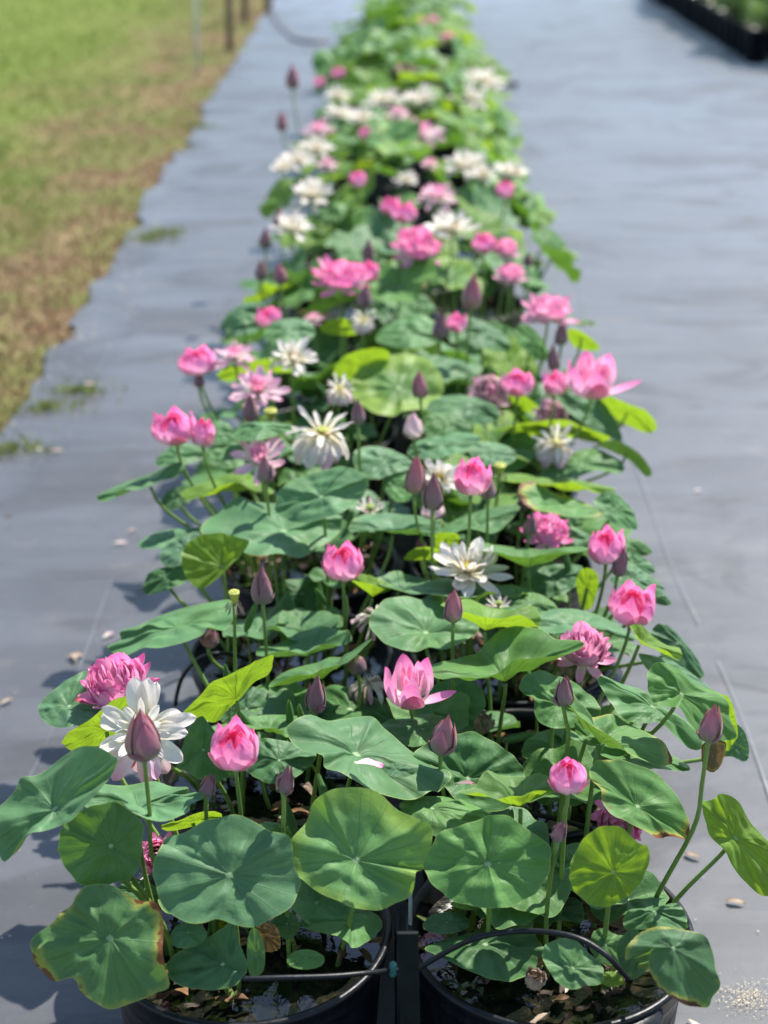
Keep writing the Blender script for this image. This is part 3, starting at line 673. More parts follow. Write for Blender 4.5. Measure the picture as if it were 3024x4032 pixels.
LV('B', 2.12, .35, (1530, 265), [(1400, 150), (1405, 122), (1448, 115), (1470, 92), (1540, 120), (1580, 190), (1620, 240), (1665, 285), (1715, 330), (1725, 420)], [(1690, 470), (1650, 500), (1600, 470), (1560, 430), (1520, 380), (1490, 320), (1430, 258), (1412, 200)], 'y', 'light green leaf cut off by the right edge of the picture', base=(.44, 2.12, .34))
LV('B', 1.96, .7, (545, 685), [(310, 702), (400, 662), (500, 640), (620, 610), (720, 590), (742, 650), (776, 705)], [(770, 772), (700, 812), (640, 832), (560, 820), (460, 780), (380, 740)], 'k', 'wide dark leaf lying in the front right tub under the arched handle', stem=False, ripple=.01)
LV('B', 1.88, .7, (890, 780), [(772, 742), (780, 692), (840, 663), (900, 668), (950, 718), (1000, 760)], [(1012, 802), (1000, 842), (940, 850), (885, 865), (830, 835), (798, 790)], 'g', 'heart-shaped leaf lying inside the front right tub beside the grey dry pod', stem=False, ripple=.01)
LV('B', 1.9, .4, (1120, 730), [(1062, 702), (1090, 650), (1130, 624), (1160, 650), (1192, 715)], [(1190, 775), (1150, 815), (1110, 822), (1080, 782)], 'k', 'small dark leaf tucked behind the arched handle end')
LV('B', 1.84, .5, (1285, 700), [(1095, 742), (1108, 690), (1150, 645), (1230, 615), (1330, 630), (1400, 645), (1438, 700), (1450, 770), (1470, 840)], [(1440, 900), (1412, 936), (1340, 925), (1270, 890), (1218, 840), (1190, 780), (1195, 712), (1208, 706), (1160, 730), (1115, 746)], 'd', 'ragged leaf with yellow and black rim hanging outside the front right tub', ripple=.03)
LV('B', 2.0, .5, (1210, 556), [(1088, 600), (1115, 550), (1200, 545), (1290, 524), (1330, 555)], [(1340, 600), (1335, 626), (1250, 615), (1180, 626), (1110, 632)], 'g', 'crumpled leaf folded over the right rim of the front right tub')
LV('B', 2.06, .8, (810, 560), [(703, 582), (770, 530), (850, 503), (910, 510), (935, 560)], [(920, 602), (860, 592), (780, 602)], 'k', 'dark leaf afloat at the back of the front right tub', stem=False)
LV('B', 1.96, .7, (1020, 690), [(958, 702), (970, 640), (1010, 624), (1060, 648), (1098, 660)], [(1080, 742), (1050, 770), (1000, 758)], 'g', 'small sunlit leaf beside the stems in the front right tub', stem=False)
LV('B', 2.1, .3, (800, 440), [(650, 555), (740, 360), (800, 310), (850, 308), (880, 370)], [(865, 440), (810, 505), (740, 560), (695, 568)], 'k', 'dark leaf between the broad front leaf and the bright round leaf')
LV('B', 2.03, .7, (480, 525), [(408, 525), (470, 500), (530, 510)], [(545, 540), (500, 552), (445, 545)], 'y', 'pale leaf sliver below the broad dark front leaf', stem=False)
LV('B', 2.08, .8, (1030, 575), [(945, 562), (1000, 538), (1080, 530), (1115, 562)], [(1095, 622), (1030, 612), (970, 602)], 'w', 'yellowing half-sunk leaf at the right of the front right tub', stem=False)
LV('A', 2.06, .5, (545, 480), [(465, 472), (520, 428), (600, 450), (640, 500)], [(620, 525), (540, 512)], 'k', 'dark sliver of leaf behind the largest drooping leaf')
LV('A', 2.14, -.6, (760, 200), [(636, 218), (700, 200), (780, 168), (850, 163), (875, 183)], [(840, 200), (760, 222), (690, 238), (650, 238)], 'y', 'small yellow-green leaf under the small bud stem on the left')
LV('A', 2.1, .7, (1080, 225), [(1025, 212), (1070, 205), (1120, 218), (1148, 250)], [(1110, 252), (1060, 240)], 'g', 'tiny leaf edge behind the top right of the large blue-green leaf')
LV('A', 1.88, .25, (1008, 730), [(972, 720), (982, 640), (1010, 625), (1040, 690)], [(1040, 780), (1012, 812), (982, 800)], 's', 'upright yellow-edged leaf strip standing in the front left tub', stem=False)
LV('A', 1.95, .3, (1050, 650), [(1000, 640), (1040, 598), (1090, 620), (1105, 680)], [(1090, 710), (1040, 710)], 'w', 'brown withered leaf in the front left tub', stem=False)
LV('A', 2.0, .6, (1130, 605), [(1062, 602), (1100, 570), (1150, 560), (1182, 612)], [(1160, 652), (1130, 668), (1090, 640)], 'k', 'small dark leaf between two stems in the front left tub')
# third to eighth rows
LV('E', 2.98, .5, (575, 800), [(415, 762), (428, 720), (480, 680), (560, 666), (620, 680), (680, 698)], [(655, 745), (610, 792), (550, 852), (490, 886), (450, 862), (422, 815)], 'y', 'round bright green leaf on the left, upright like a dish', bulge=-.02)
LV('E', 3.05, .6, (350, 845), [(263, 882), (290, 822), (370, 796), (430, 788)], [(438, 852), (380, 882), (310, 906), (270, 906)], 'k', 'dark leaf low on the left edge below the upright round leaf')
LV('E', 3.18, .85, (380, 690), [(242, 712), (280, 680), (350, 655), (450, 645), (502, 652)], [(460, 692), (380, 716), (320, 728), (262, 728)], 'b', 'pale bluish leaf jutting out over the fabric on the left')
LV('E', 3.1, .7, (430, 735), [(330, 745), (395, 690), (480, 660), (540, 680)], [(480, 742), (420, 790), (350, 798)], 'b', 'blue-green leaf just above the upright round leaf')
LV('E', 3.15, .8, (820, 660), [(488, 655), (560, 580), (640, 525), (700, 545), (780, 550), (850, 570), (950, 580), (1040, 602), (1046, 640)], [(1020, 682), (960, 722), (880, 764), (800, 746), (730, 756), (660, 742), (600, 702), (530, 688)], 'b', 'widest leaf left of centre, crossed by a long bud stem', ripple=.03)
LV('E', 3.12, .6, (965, 525), [(783, 562), (800, 500), (860, 455), (940, 430), (1030, 405), (1080, 410), (1140, 440), (1151, 475)], [(1130, 522), (1070, 572), (1000, 602), (900, 626), (830, 615), (790, 590)], 'b', 'bluish hollow leaf below the shaggy white flower', ripple=.03)
LV('E', 3.32, .85, (640, 505), [(414, 506), (470, 480), (560, 450), (650, 420), (700, 445), (755, 485), (782, 510)], [(710, 508), (640, 470), (570, 480), (500, 520), (438, 536)], 'y', 'folded leaf with yellow underside below the open pink flower')
LV('E', 3.3, .75, (290, 478), [(84, 520), (120, 500), (200, 465), (300, 430), (395, 388), (425, 402)], [(400, 442), (320, 468), (250, 498), (180, 498), (140, 536), (94, 542)], 'b', 'leaf reaching farthest left over the fabric with drooping tip')
LV('E', 3.42, .7, (400, 530), [(332, 562), (360, 500), (440, 480), (472, 502)], [(450, 542), (380, 576)], 'k', 'shaded leaf behind the two stems of the left pink flowers')
LV('E', 3.5, .8, (400, 365), [(310, 392), (340, 350), (400, 312), (460, 320), (502, 342)], [(480, 382), (400, 402), (340, 406)], 'b', 'blue-green leaf under the hot pink flower pair')
LV('E', 3.55, .8, (600, 360), [(500, 352), (560, 315), (650, 308), (705, 332)], [(700, 380), (620, 412), (540, 402)], 'b', 'blue-green leaf behind the left of the open pink flower')
LV('E', 3.6, .8, (560, 265), [(500, 282), (520, 235), (580, 225), (620, 260)], [(618, 300), (560, 320), (515, 310)], 'b', 'leaf between the hot pink flower pair and the open pink flower')
LV('E', 3.45, .8, (1215, 390), [(1093, 352), (1150, 325), (1230, 335), (1312, 376)], [(1320, 412), (1250, 432), (1180, 456), (1108, 430)], 'b', 'blue-green leaf right of the shaggy white flower')
LV('E', 3.17, .85, (1245, 668), [(1072, 642), (1110, 602), (1200, 588), (1300, 595), (1400, 605), (1436, 622)], [(1430, 660), (1400, 682), (1330, 650), (1240, 655), (1170, 655), (1090, 662)], 'b', 'long level leaf above the frontmost left pink cup flower')
LV('E', 4.0, .95, (1270, 95), [(1083, 92), (1095, 40), (1135, 5), (1220, -30), (1300, -40), (1380, -20), (1420, 20), (1447, 75)], [(1435, 135), (1380, 175), (1295, 185), (1250, 206), (1180, 196), (1118, 160), (1090, 130)], 'v', 'biggest upright light green leaf in the middle of the bed', bulge=-.02, ripple=.025)
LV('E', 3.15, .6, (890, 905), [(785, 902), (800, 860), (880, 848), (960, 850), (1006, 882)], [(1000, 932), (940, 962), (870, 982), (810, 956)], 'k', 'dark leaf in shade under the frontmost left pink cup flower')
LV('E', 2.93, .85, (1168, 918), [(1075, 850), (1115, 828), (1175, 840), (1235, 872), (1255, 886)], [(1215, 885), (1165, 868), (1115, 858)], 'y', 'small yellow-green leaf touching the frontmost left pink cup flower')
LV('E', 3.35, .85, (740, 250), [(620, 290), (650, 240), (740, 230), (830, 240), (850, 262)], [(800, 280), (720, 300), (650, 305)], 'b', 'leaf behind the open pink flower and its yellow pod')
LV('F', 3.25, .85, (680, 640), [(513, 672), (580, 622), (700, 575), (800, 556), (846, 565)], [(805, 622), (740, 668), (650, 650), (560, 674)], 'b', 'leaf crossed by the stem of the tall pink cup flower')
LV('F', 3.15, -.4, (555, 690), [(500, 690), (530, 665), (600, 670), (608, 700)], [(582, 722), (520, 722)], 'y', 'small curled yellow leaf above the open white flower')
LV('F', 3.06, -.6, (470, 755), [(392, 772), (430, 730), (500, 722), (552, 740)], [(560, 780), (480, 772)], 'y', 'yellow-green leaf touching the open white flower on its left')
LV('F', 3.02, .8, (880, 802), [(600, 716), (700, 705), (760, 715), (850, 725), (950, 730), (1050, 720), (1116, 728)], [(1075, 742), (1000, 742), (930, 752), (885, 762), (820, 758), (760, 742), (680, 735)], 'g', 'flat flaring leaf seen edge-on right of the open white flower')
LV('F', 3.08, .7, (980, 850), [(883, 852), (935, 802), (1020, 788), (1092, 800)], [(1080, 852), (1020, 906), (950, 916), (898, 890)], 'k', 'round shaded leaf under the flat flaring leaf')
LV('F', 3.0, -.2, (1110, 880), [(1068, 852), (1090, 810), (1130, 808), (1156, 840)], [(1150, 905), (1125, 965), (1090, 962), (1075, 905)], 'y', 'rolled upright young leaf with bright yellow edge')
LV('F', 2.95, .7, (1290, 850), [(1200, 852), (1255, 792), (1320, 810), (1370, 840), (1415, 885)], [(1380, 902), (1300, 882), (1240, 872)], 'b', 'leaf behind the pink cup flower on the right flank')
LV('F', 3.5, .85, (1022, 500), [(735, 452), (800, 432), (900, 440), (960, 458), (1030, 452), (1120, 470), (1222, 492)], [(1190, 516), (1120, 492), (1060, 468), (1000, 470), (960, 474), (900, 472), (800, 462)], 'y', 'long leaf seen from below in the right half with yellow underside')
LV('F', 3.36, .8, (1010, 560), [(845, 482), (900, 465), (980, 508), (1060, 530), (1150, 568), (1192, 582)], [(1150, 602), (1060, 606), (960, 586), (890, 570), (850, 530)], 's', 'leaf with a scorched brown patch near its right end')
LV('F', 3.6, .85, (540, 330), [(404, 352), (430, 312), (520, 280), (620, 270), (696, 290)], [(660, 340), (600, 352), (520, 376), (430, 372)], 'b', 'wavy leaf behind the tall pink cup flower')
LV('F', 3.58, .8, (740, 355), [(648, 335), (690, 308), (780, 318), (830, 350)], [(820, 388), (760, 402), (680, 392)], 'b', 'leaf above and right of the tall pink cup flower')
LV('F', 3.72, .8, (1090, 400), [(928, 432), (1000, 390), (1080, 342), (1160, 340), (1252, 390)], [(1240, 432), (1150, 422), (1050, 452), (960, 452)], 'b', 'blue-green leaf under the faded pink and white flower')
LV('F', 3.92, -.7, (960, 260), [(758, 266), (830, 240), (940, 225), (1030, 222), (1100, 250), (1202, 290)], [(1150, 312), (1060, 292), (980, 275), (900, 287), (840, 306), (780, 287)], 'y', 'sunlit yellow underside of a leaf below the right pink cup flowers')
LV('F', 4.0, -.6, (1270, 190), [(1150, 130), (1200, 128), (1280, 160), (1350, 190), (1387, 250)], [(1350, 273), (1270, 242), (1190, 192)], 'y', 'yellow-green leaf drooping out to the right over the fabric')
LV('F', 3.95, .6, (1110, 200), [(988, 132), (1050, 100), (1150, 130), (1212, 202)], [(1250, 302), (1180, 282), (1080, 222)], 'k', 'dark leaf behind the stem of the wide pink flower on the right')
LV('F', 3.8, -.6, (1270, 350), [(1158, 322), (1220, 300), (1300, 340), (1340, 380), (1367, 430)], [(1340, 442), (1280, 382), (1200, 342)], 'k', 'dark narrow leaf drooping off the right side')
LV('F', 3.32, .7, (1220, 570), [(1138, 542), (1200, 500), (1260, 540), (1302, 602)], [(1305, 652), (1240, 642), (1180, 602)], 'b', 'leaf on the right flank above the leaning small bud')
LV('F', 3.22, .7, (1110, 695), [(1038, 682), (1060, 650), (1130, 678), (1182, 722)], [(1130, 735), (1070, 715)], 'b', 'small leaf between the low pink double flower and the right cup flower')
LV('F', 3.2, .7, (1275, 705), [(1198, 642), (1260, 680), (1330, 700), (1367, 742)], [(1322, 757), (1250, 732)], 's', 'brown-tipped leaf poking out on the right flank')
LV('F', 3.1, .7, (1300, 790), [(1255, 770), (1290, 745), (1350, 775), (1380, 815)], [(1350, 830), (1290, 812)], 'b', 'small leaf jutting right below the brown-tipped one')
LV('F', 2.9, .7, (1395, 915), [(1330, 880), (1380, 880), (1425, 915), (1442, 948)], [(1400, 950), (1350, 925)], 'b', 'leaf tip sticking out right of the frontmost right cup flower')
LV('F', 4.1, -.6, (810, 125), [(698, 60), (760, 50), (830, 100), (932, 180)], [(900, 196), (800, 172), (740, 122)], 'y', 'yellow-green leaf behind the right pink cup flowers')
LV('F', 3.7, .8, (560, 230), [(455, 230), (500, 195), (590, 200), (650, 240)], [(640, 285), (560, 300), (480, 285)], 'b', 'leaf behind the pale pink bud in mid bed')
LV('F', 3.9, .8, (650, 160), [(480, 170), (540, 130), (640, 125), (740, 160), (770, 200)], [(730, 235), (640, 245), (540, 225)], 'b', 'leaf right of the biggest upright leaf')
LV('F', 3.4, .8, (350, 480), [(315, 480), (340, 435), (400, 430), (440, 470)], [(430, 530), (370, 545), (325, 515)], 'g', 'small leaf left of the tall pink-mauve bud')
LV('S', 4.15, .85, (1700, 1440), [(1560, 1470), (1600, 1420), (1700, 1400), (1820, 1420), (1900, 1450)], [(1850, 1480), (1720, 1500), (1620, 1500)], 'b', 'broad leaf right of the biggest upright leaf')
LV('S', 4.45, .8, (1610, 1310), [(1480, 1330), (1540, 1270), (1650, 1240), (1740, 1290)], [(1720, 1350), (1620, 1370), (1520, 1360)], 'b', 'wavy leaf under the mauve bud pair in the mid bed')
LV('S', 4.4, .8, (1900, 1320), [(1800, 1290), (1850, 1250), (1950, 1290), (2010, 1350)], [(1990, 1385), (1900, 1370), (1830, 1340)], 'b', 'leaf sloping right below the tallest mauve bud')
LV('S', 4.1, -.6, (1420, 1440), [(1310, 1470), (1360, 1400), (1470, 1370), (1530, 1385)], [(1520, 1430), (1420, 1500), (1340, 1490)], 'y', 'yellow-green leaf upper left of the biggest upright leaf')
LV('S', 4.45, .7, (950, 1225), [(865, 1290), (900, 1230), (980, 1190), (1050, 1200)], [(1040, 1250), (960, 1280), (890, 1300)], 'b', 'blue-green leaf drooping off the left edge near the small pink cup')
LV('S', 4.2, .8, (1140, 1300), [(1040, 1310), (1080, 1265), (1180, 1255), (1240, 1290)], [(1220, 1340), (1140, 1360), (1060, 1345)], 'b', 'hollow bluish leaf below the small pink cup on the left')
LV('S', 4.5, -.6, (1360, 1290), [(1260, 1300), (1290, 1262), (1380, 1255), (1440, 1275)], [(1420, 1310), (1340, 1322)], 'y', 'yellow leaf underside below the wide hot pink flower')
LV('S', 4.05, -.6, (1070, 1445), [(855, 1480), (900, 1440), (1000, 1420), (1100, 1410), (1200, 1440)], [(1150, 1465), (1020, 1470), (900, 1500)], 'y', 'yellow-green leaf under the pale pink flowers on the left')
LV('S', 4.3, -.5, (2290, 1330), [(2230, 1300), (2280, 1300), (2355, 1355)], [(2350, 1380), (2280, 1375), (2240, 1340)], 'y', 'yellow-green leaf sticking out right under the pale pink flower')
LV('S', 4.4, .6, (2095, 1340), [(2030, 1290), (2080, 1280), (2140, 1340), (2160, 1400)], [(2140, 1420), (2090, 1400), (2050, 1340)], 'g', 'light green leaf left of the pink flower on the right edge')
LV('A', 1.9, .7, (1205, 740), [(1130, 745), (1165, 712), (1225, 708), (1275, 735)], [(1265, 770), (1210, 785), (1150, 775)], 'g', 'small leaf floating in the water of the front left tub', stem=False)
LV('A', 2.0, .7, (1560, 0), [(1510, 5), (1540, -25), (1600, -25), (1640, 0)], [(1610, 25), (1550, 25)], 'k', 'dark leaf in the gap right of the dead petals', stem=False)
LV('B', 2.0, .75, (395, 600), [(300, 610), (340, 570), (420, 560), (480, 590)], [(470, 625), (400, 645), (330, 640)], 'k', 'dark leaf at the back left inside the front right tub', stem=False)
LV('B', 1.9, .6, (1045, 820), [(985, 825), (1020, 795), (1070, 800), (1092, 830)], [(1075, 850), (1030, 852)], 'y', 'little bright leaf where the arched handle meets the rim', stem=False)
LV('A', 1.88, .7, (740, 640), [(670, 660), (700, 610), (770, 600), (815, 640)], [(795, 680), (740, 700), (690, 695)], 'k', 'dark leaf lying below the large blue-green leaf in the front left tub', stem=False)
# ------------------------------------------------------------------ lotus flowers
def patch_petal(prof, az, half, t0=0.0, t1=1.0, off=0.0, flare=0.0, nt=12, ns=9, pointy=.55, fold=.0, crease=.0):
    """a petal lying on a surface of revolution prof(t) -> (r, z); half = half its angle"""
    V, F, UV = [], [], []
    for i in range(nt+1):
        q = i/nt; t = t0+(t1-t0)*q
        r, z = prof(t)
        w = (1-q**2.6)**pointy * min(1, .35+q*2.2)
        for j in range(ns):
            s = j/(ns-1)*2-1
            a = az + half*s*w
            rr = r + off + flare*q*q - crease*(1-abs(s))*-.5*math.sin(math.pi*q)
            rr += .0012*noise.noise(Vector((az*3+s*2, q*4, off*900)))
            rr *= 1 + fold*(s*s)*q
            V.append(Vector((rr*math.cos(a), rr*math.sin(a), z + .0015*noise.noise(Vector((az*5+s, q*3, 2))))))
    for i in range(nt):
        for j in range(ns-1):
            F.append((i*ns+j, i*ns+j+1, (i+1)*ns+j+1, (i+1)*ns+j))
            a0, a1 = j/(ns-1), (j+1)/(ns-1)
            UV.append([(a0, i/nt), (a1, i/nt), (a1, (i+1)/nt), (a0, (i+1)/nt)])
    return V, F, UV
def free_petal(L, W, ph0, ph1, az, r0=.008, z0=0.0, cup=.75, twist=0.0, bend=1.2, tip=.0, nt=12, ns=9, blunt=.62, wave=.0, seed=0):
    """a petal leaving the receptacle: ph = angle above the horizontal at its base and its tip"""
    V, F, UV = [], [], []
    r, z = r0, z0; ph = ph0
    ca, sa = math.cos(az), math.sin(az)
    for i in range(nt+1):
        q = i/nt
        ph = R(ph0+(ph1-ph0)*q**bend + tip*max(0, q-.8)*5)
        if i:
            r += L/nt*math.cos(ph); z += L/nt*math.sin(ph)
        w = W*.5*max(.03, (1.55*q**.55*(1-q**3.0)**blunt)/1.32) if i < nt else W*.02
        w = max(w, W*.10*(1-q))
        Rc = max(1e-4, W*cup)
        T = Vector((math.cos(ph), 0, math.sin(ph))); N = Vector((-math.sin(ph), 0, math.cos(ph)))
        for j in range(ns):
            s = j/(ns-1)*2-1
            a = s*w/Rc
            lat = Rc*math.sin(a); inn = Rc*(1-math.cos(a))
            inn += wave*L*noise.noise(Vector((s*1.6+seed, q*3, seed*1.7)))
            p = Vector((r, 0, z)) + N*inn + Vector((0, 1, 0))*(lat + twist*q*inn)
            V.append(Vector((p.x*ca-p.y*sa, p.x*sa+p.y*ca, p.z)))
    for i in range(nt):
        for j in range(ns-1):
            F.append((i*ns+j, i*ns+j+1, (i+1)*ns+j+1, (i+1)*ns+j))
            a0, a1 = j/(ns-1), (j+1)/(ns-1)
            UV.append([(a0, i/nt), (a1, i/nt), (a1, (i+1)/nt), (a0, (i+1)/nt)])
    return V, F, UV
def smooth_prof(pts):
    """pts (r, z) at even t"""
    m = len(pts)-1
    def f(t):
        t = max(0, min(1, t))*m; k = min(int(t), m-1); u = t-k
        a, b, c, d = pts[max(k-1, 0)], pts[k], pts[k+1], pts[min(k+2, m)]
        return tuple(max(0.0005 if j == 0 else -9, .5*((2*b[j])+(-a[j]+c[j])*u+(2*a[j]-5*b[j]+4*c[j]-d[j])*u*u+(-a[j]+3*b[j]-3*c[j]+d[j])*u**3)) for j in range(2))
    return f
def solid_pod(r, h, mat, name='seed_head', seg=20, fr=.012):
    pr = [(.0, 0), (r*.35, 0), (r*.5, h*.2), (r*.8, h*.6), (r*1.0, h*.92), (r*1.02, h), (r*.94, h*1.04), (0, h*1.02)]
    v, f, u = lathe(pr, seg)
    for k in range(9):                    # carpel bumps on the face
        a = k*2.4; q = r*.78*math.sqrt((k+.5)/9)
        c = Vector((q*math.cos(a), q*math.sin(a), h*1.03)); o = len(v); s = r*.13
        for i in range(5):
            for j in range(6):
                th, fi = i/4*math.pi/2, j/6*2*math.pi
                v.append(c+Vector((s*math.cos(th)*math.cos(fi), s*math.cos(th)*math.sin(fi), s*1.3*math.sin(th))))
        for i in range(4):
            for j in range(6):
                f.append((o+i*6+j, o+i*6+(j+1) % 6, o+(i+1)*6+(j+1) % 6, o+(i+1)*6+j)); u.append([(0, 0)]*4)
    return mesh(name, v, f, mat, u)
def stamens(r, h, n=60, droop=0.0, mat=None):
    parts = []
    for k in range(n):
        a = rnd.uniform(0, 6.28); L = h*rnd.uniform(.7, 1.1); e = R(rnd.uniform(40, 80)-droop*90)
        d = Vector((math.cos(a)*math.cos(e), math.sin(a)*math.cos(e), math.sin(e)))
        b = Vector((math.cos(a)*r*.55, math.sin(a)*r*.55, .002))
        m = b+d*L*.6; t = b+d*L+Vector((0, 0, -.001-droop*.01))
        parts.append(tube([b, m, t], [.0003, .0004, .0009], 4, False))
    return mesh('stamens', *merge(parts), )if False else (lambda q: mesh('stamens', q[0], q[1], mat or M_stamen, q[2]))(merge(parts))

def build_head(kind, W, H, seed):
    """-> list of (part name, mesh, [sub parts]) in a frame whose origin is the stem's end; W, H metres"""
    r = random.Random(seed)
    out = []
    def one(name, P, mat): out.append((name, mesh(name, P[0], P[1], PM[mat], P[2]), []))
    def many(name, L, mat): out.append((name, (lambda q: mesh(name, q[0], q[1], PM[mat], q[2]))(merge(L)), []))
    if kind in ('bud', 'budpink', 'budpale'):
        mat = {'bud': 'bud', 'budpink': 'budpink', 'budpale': 'old'}[kind]; hw = W/2*r.uniform(.90, .98); H *= r.uniform(1.0, 1.08)
        P = smooth_prof([(.14*hw, 0), (.72*hw, .06*H), (.98*hw, .20*H), (.98*hw, .36*H), (.78*hw, .54*H), (.46*hw, .74*H), (.17*hw, .90*H), (.01*hw, 1.0*H)])
        L = []
        a0 = r.uniform(0, 6)
        for k in range(4): L.append(patch_petal(P, a0+k*1.571, 1.25, 0, .99+.01*r.random(), .0, pointy=.8, nt=16, ns=11))
        many('inner_petals', L, mat)
        for k in range(3):
            one('petal', patch_petal(P, a0+.5+k*2.094+r.uniform(-.2, .2), .98, 0, r.uniform(.66, .92), .0018+.0008*k, .0020, pointy=.70, nt=16, ns=11), mat)
        L = [patch_petal(P, a0+1.2+k*2.6, .75, 0, r.uniform(.28, .42), .0042, .0015, pointy=.6) for k in range(2)]
        many('sepal', [L[0]], 'bud'); many('sepal', [L[1]], 'bud')
    elif kind in ('cup', 'cupopen', 'round'):
        hw = W/2
        k0 = {'cup': .74, 'cupopen': .98, 'round': .42}[kind]; fl = .0 if kind == 'round' else 1.0
        P = smooth_prof([(.14*hw, 0), (.66*hw, .06*H), (.95*hw, .24*H), (1.0*hw, .44*H), (.96*hw, .62*H), ((.5+.5*k0)*.9*hw, .8*H), (k0*hw, 1.0*H)])
        P2 = smooth_prof([(.1*hw, 0), (.6*hw, .08*H), (.84*hw, .26*H), (.86*hw, .46*H), (.78*hw, .64*H), (.62*hw, .8*H), (.46*hw*max(.7, k0), .98*H)])
        P3 = smooth_prof([(.1*hw, 0), (.5*hw, .1*H), (.66*hw, .3*H), (.64*hw, .5*H), (.5*hw, .68*H), (.36*hw, .8*H), (.2*hw, .92*H)])
        a0 = r.uniform(0, 6)
        many('inner_petals', [patch_petal(P3, a0+k*.9, .62, 0, r.uniform(.86, 1), .001*r.random(), pointy=.6, nt=14) for k in range(7)] +
             [patch_petal(P3, a0+.4+k*1.25, .7, .1, r.uniform(.8, .97), -.004, pointy=.6) for k in range(5)], 'hot')
        for k in range(6): one('petal', patch_petal(P2, a0+.3+k*1.047+r.uniform(-.1, .1), .66, 0, r.uniform(.88, 1.0), .0008, .001+fl*r.uniform(0, .006), pointy=.72 if fl else .5, nt=16, ns=11), 'pink')
        for k in range(5):
            tt = r.uniform(.88, 1.0)
            one('petal', patch_petal(P, a0+k*1.257+r.uniform(-.12, .12), .64, 0, tt, .0005, .002+fl*r.uniform(0, .009), pointy=.72 if fl else .5, nt=16, ns=11, fold=-.05), 'pink')
        for k in range(3):
            one('petal', patch_petal(P, a0+.5+k*2.1+r.uniform(-.3, .3), .54, 0, r.uniform(.52, .74), .0028, .004, pointy=.7, nt=14, ns=9), 'outer')
    elif kind == 'open':                 # cup with some petals fallen open
        hw = W/2
        P = smooth_prof([(.14*hw, 0), (.55*hw, .08*H), (.76*hw, .28*H), (.80*hw, .5*H), (.78*hw, .7*H), (.76*hw, .86*H), (.78*hw, 1.0*H)])
        P2 = smooth_prof([(.1*hw, 0), (.45*hw, .1*H), (.6*hw, .3*H), (.62*hw, .5*H), (.58*hw, .7*H), (.5*hw, .9*H), (.46*hw, 1.04*H)])
        a0 = r.uniform(0, 6)
        many('inner_petals', [free_petal(H*r.uniform(.75, 1.02), hw*.34, r.uniform(66, 90), r.uniform(80, 104), a0+k*.7, hw*.1+hw*.26*(k % 3)/3, H*.06, cup=.6, blunt=.9) for k in range(20)], 'soft')
        for k in range(5): one('petal', patch_petal(P2, a0+.6+k*1.257, .52, 0, r.uniform(.86, 1), .001, .003, pointy=.8, nt=16, ns=11), 'soft')
        for k in range(5): one('petal', patch_petal(P, .9+k*.95+r.uniform(-.1, .1), .52, 0, r.uniform(.82, .98), .001, r.uniform(.002, .009), pointy=.8, nt=16, ns=11), 'pink')
        one('petal', patch_petal(P, -1.45, .56, 0, .62, .0035, .004, pointy=.7, nt=14), 'outer')
        one('petal', free_petal(hw*1.62, hw*.85, 6, 40, -.18, .004, 0, cup=.7, seed=1, blunt=.8), 'pink')
        one('petal', free_petal(hw*1.05, hw*.8, 22, 84, 3.3, .004, 0, cup=.6, seed=2, blunt=.8), 'pink')
        one('petal', free_petal(hw*1.05, hw*.7, 25, 75, 1.2, .004, 0, cup=.6, seed=2, blunt=.8), 'pink')
    elif kind in ('double', 'doublesoft', 'doubleold'):
        hw = W/2
        mi, mo = {'double': ('pink', 'pink'), 'doublesoft': ('soft', 'soft'), 'doubleold': ('old', 'old')}[kind]
        a0 = r.uniform(0, 6)
        hot = mi == 'pink'
        for li in range(6):              # a packed globe, shell inside shell
            rl = hw*(.13+.105*li); hl = H*(1.04-.075*li)
            n = 5+li*2
            L = []
            for k in range(n):
                op = r.uniform(-.06, .18)
                Pf = smooth_prof([(.15*rl, H*.03), (.75*rl, .16*hl), (1.0*rl, .42*hl), ((.98+op)*rl, .68*hl), ((.86+op*1.6)*rl, .86*hl), ((.76+op*2.2)*rl, hl*r.uniform(.94, 1.04))])
                L.append(patch_petal(Pf, a0+li*1.3+k*6.283/n+r.uniform(-.2, .2), r.uniform(.30, .40)+1.05/n*1.3, 0, r.uniform(.82, 1.0), r.uniform(-.002, .003), r.uniform(0, .010), pointy=r.uniform(.5, .72), nt=9, ns=7, fold=r.uniform(-.05, .0)))
            many('petal_ring', L, 'soft' if li in (0, 2, 4) and mi == 'pink' else mi if li else 'soft')
        for k in range(13):
            a = a0+k*2.39996
            one('petal', free_petal(hw*r.uniform(.92, 1.18), hw*r.uniform(.40, .54), r.uniform(8, 34), r.uniform(34, 74), a, .005, H*.02, cup=.5, seed=k, wave=.04, tip=-8, blunt=.85), mo if k % 3 else 'soft')
        for k in range(8):
            a = a0+.4+k*.785+r.uniform(-.15, .15)
            one('petal', free_petal(hw*r.uniform(.9, 1.15), hw*r.uniform(.46, .6), r.uniform(-20, 6), r.uniform(6, 44), a, .005, 0, cup=.55, seed=k+9, wave=.04, blunt=.8), 'dark' if (k == 3 and kind == 'double') else mo)
    elif kind in ('white', 'blush', 'shaggy'):
        hw = W/2; m = 'blush' if kind == 'blush' else 'white'
        a0 = r.uniform(0, 6)
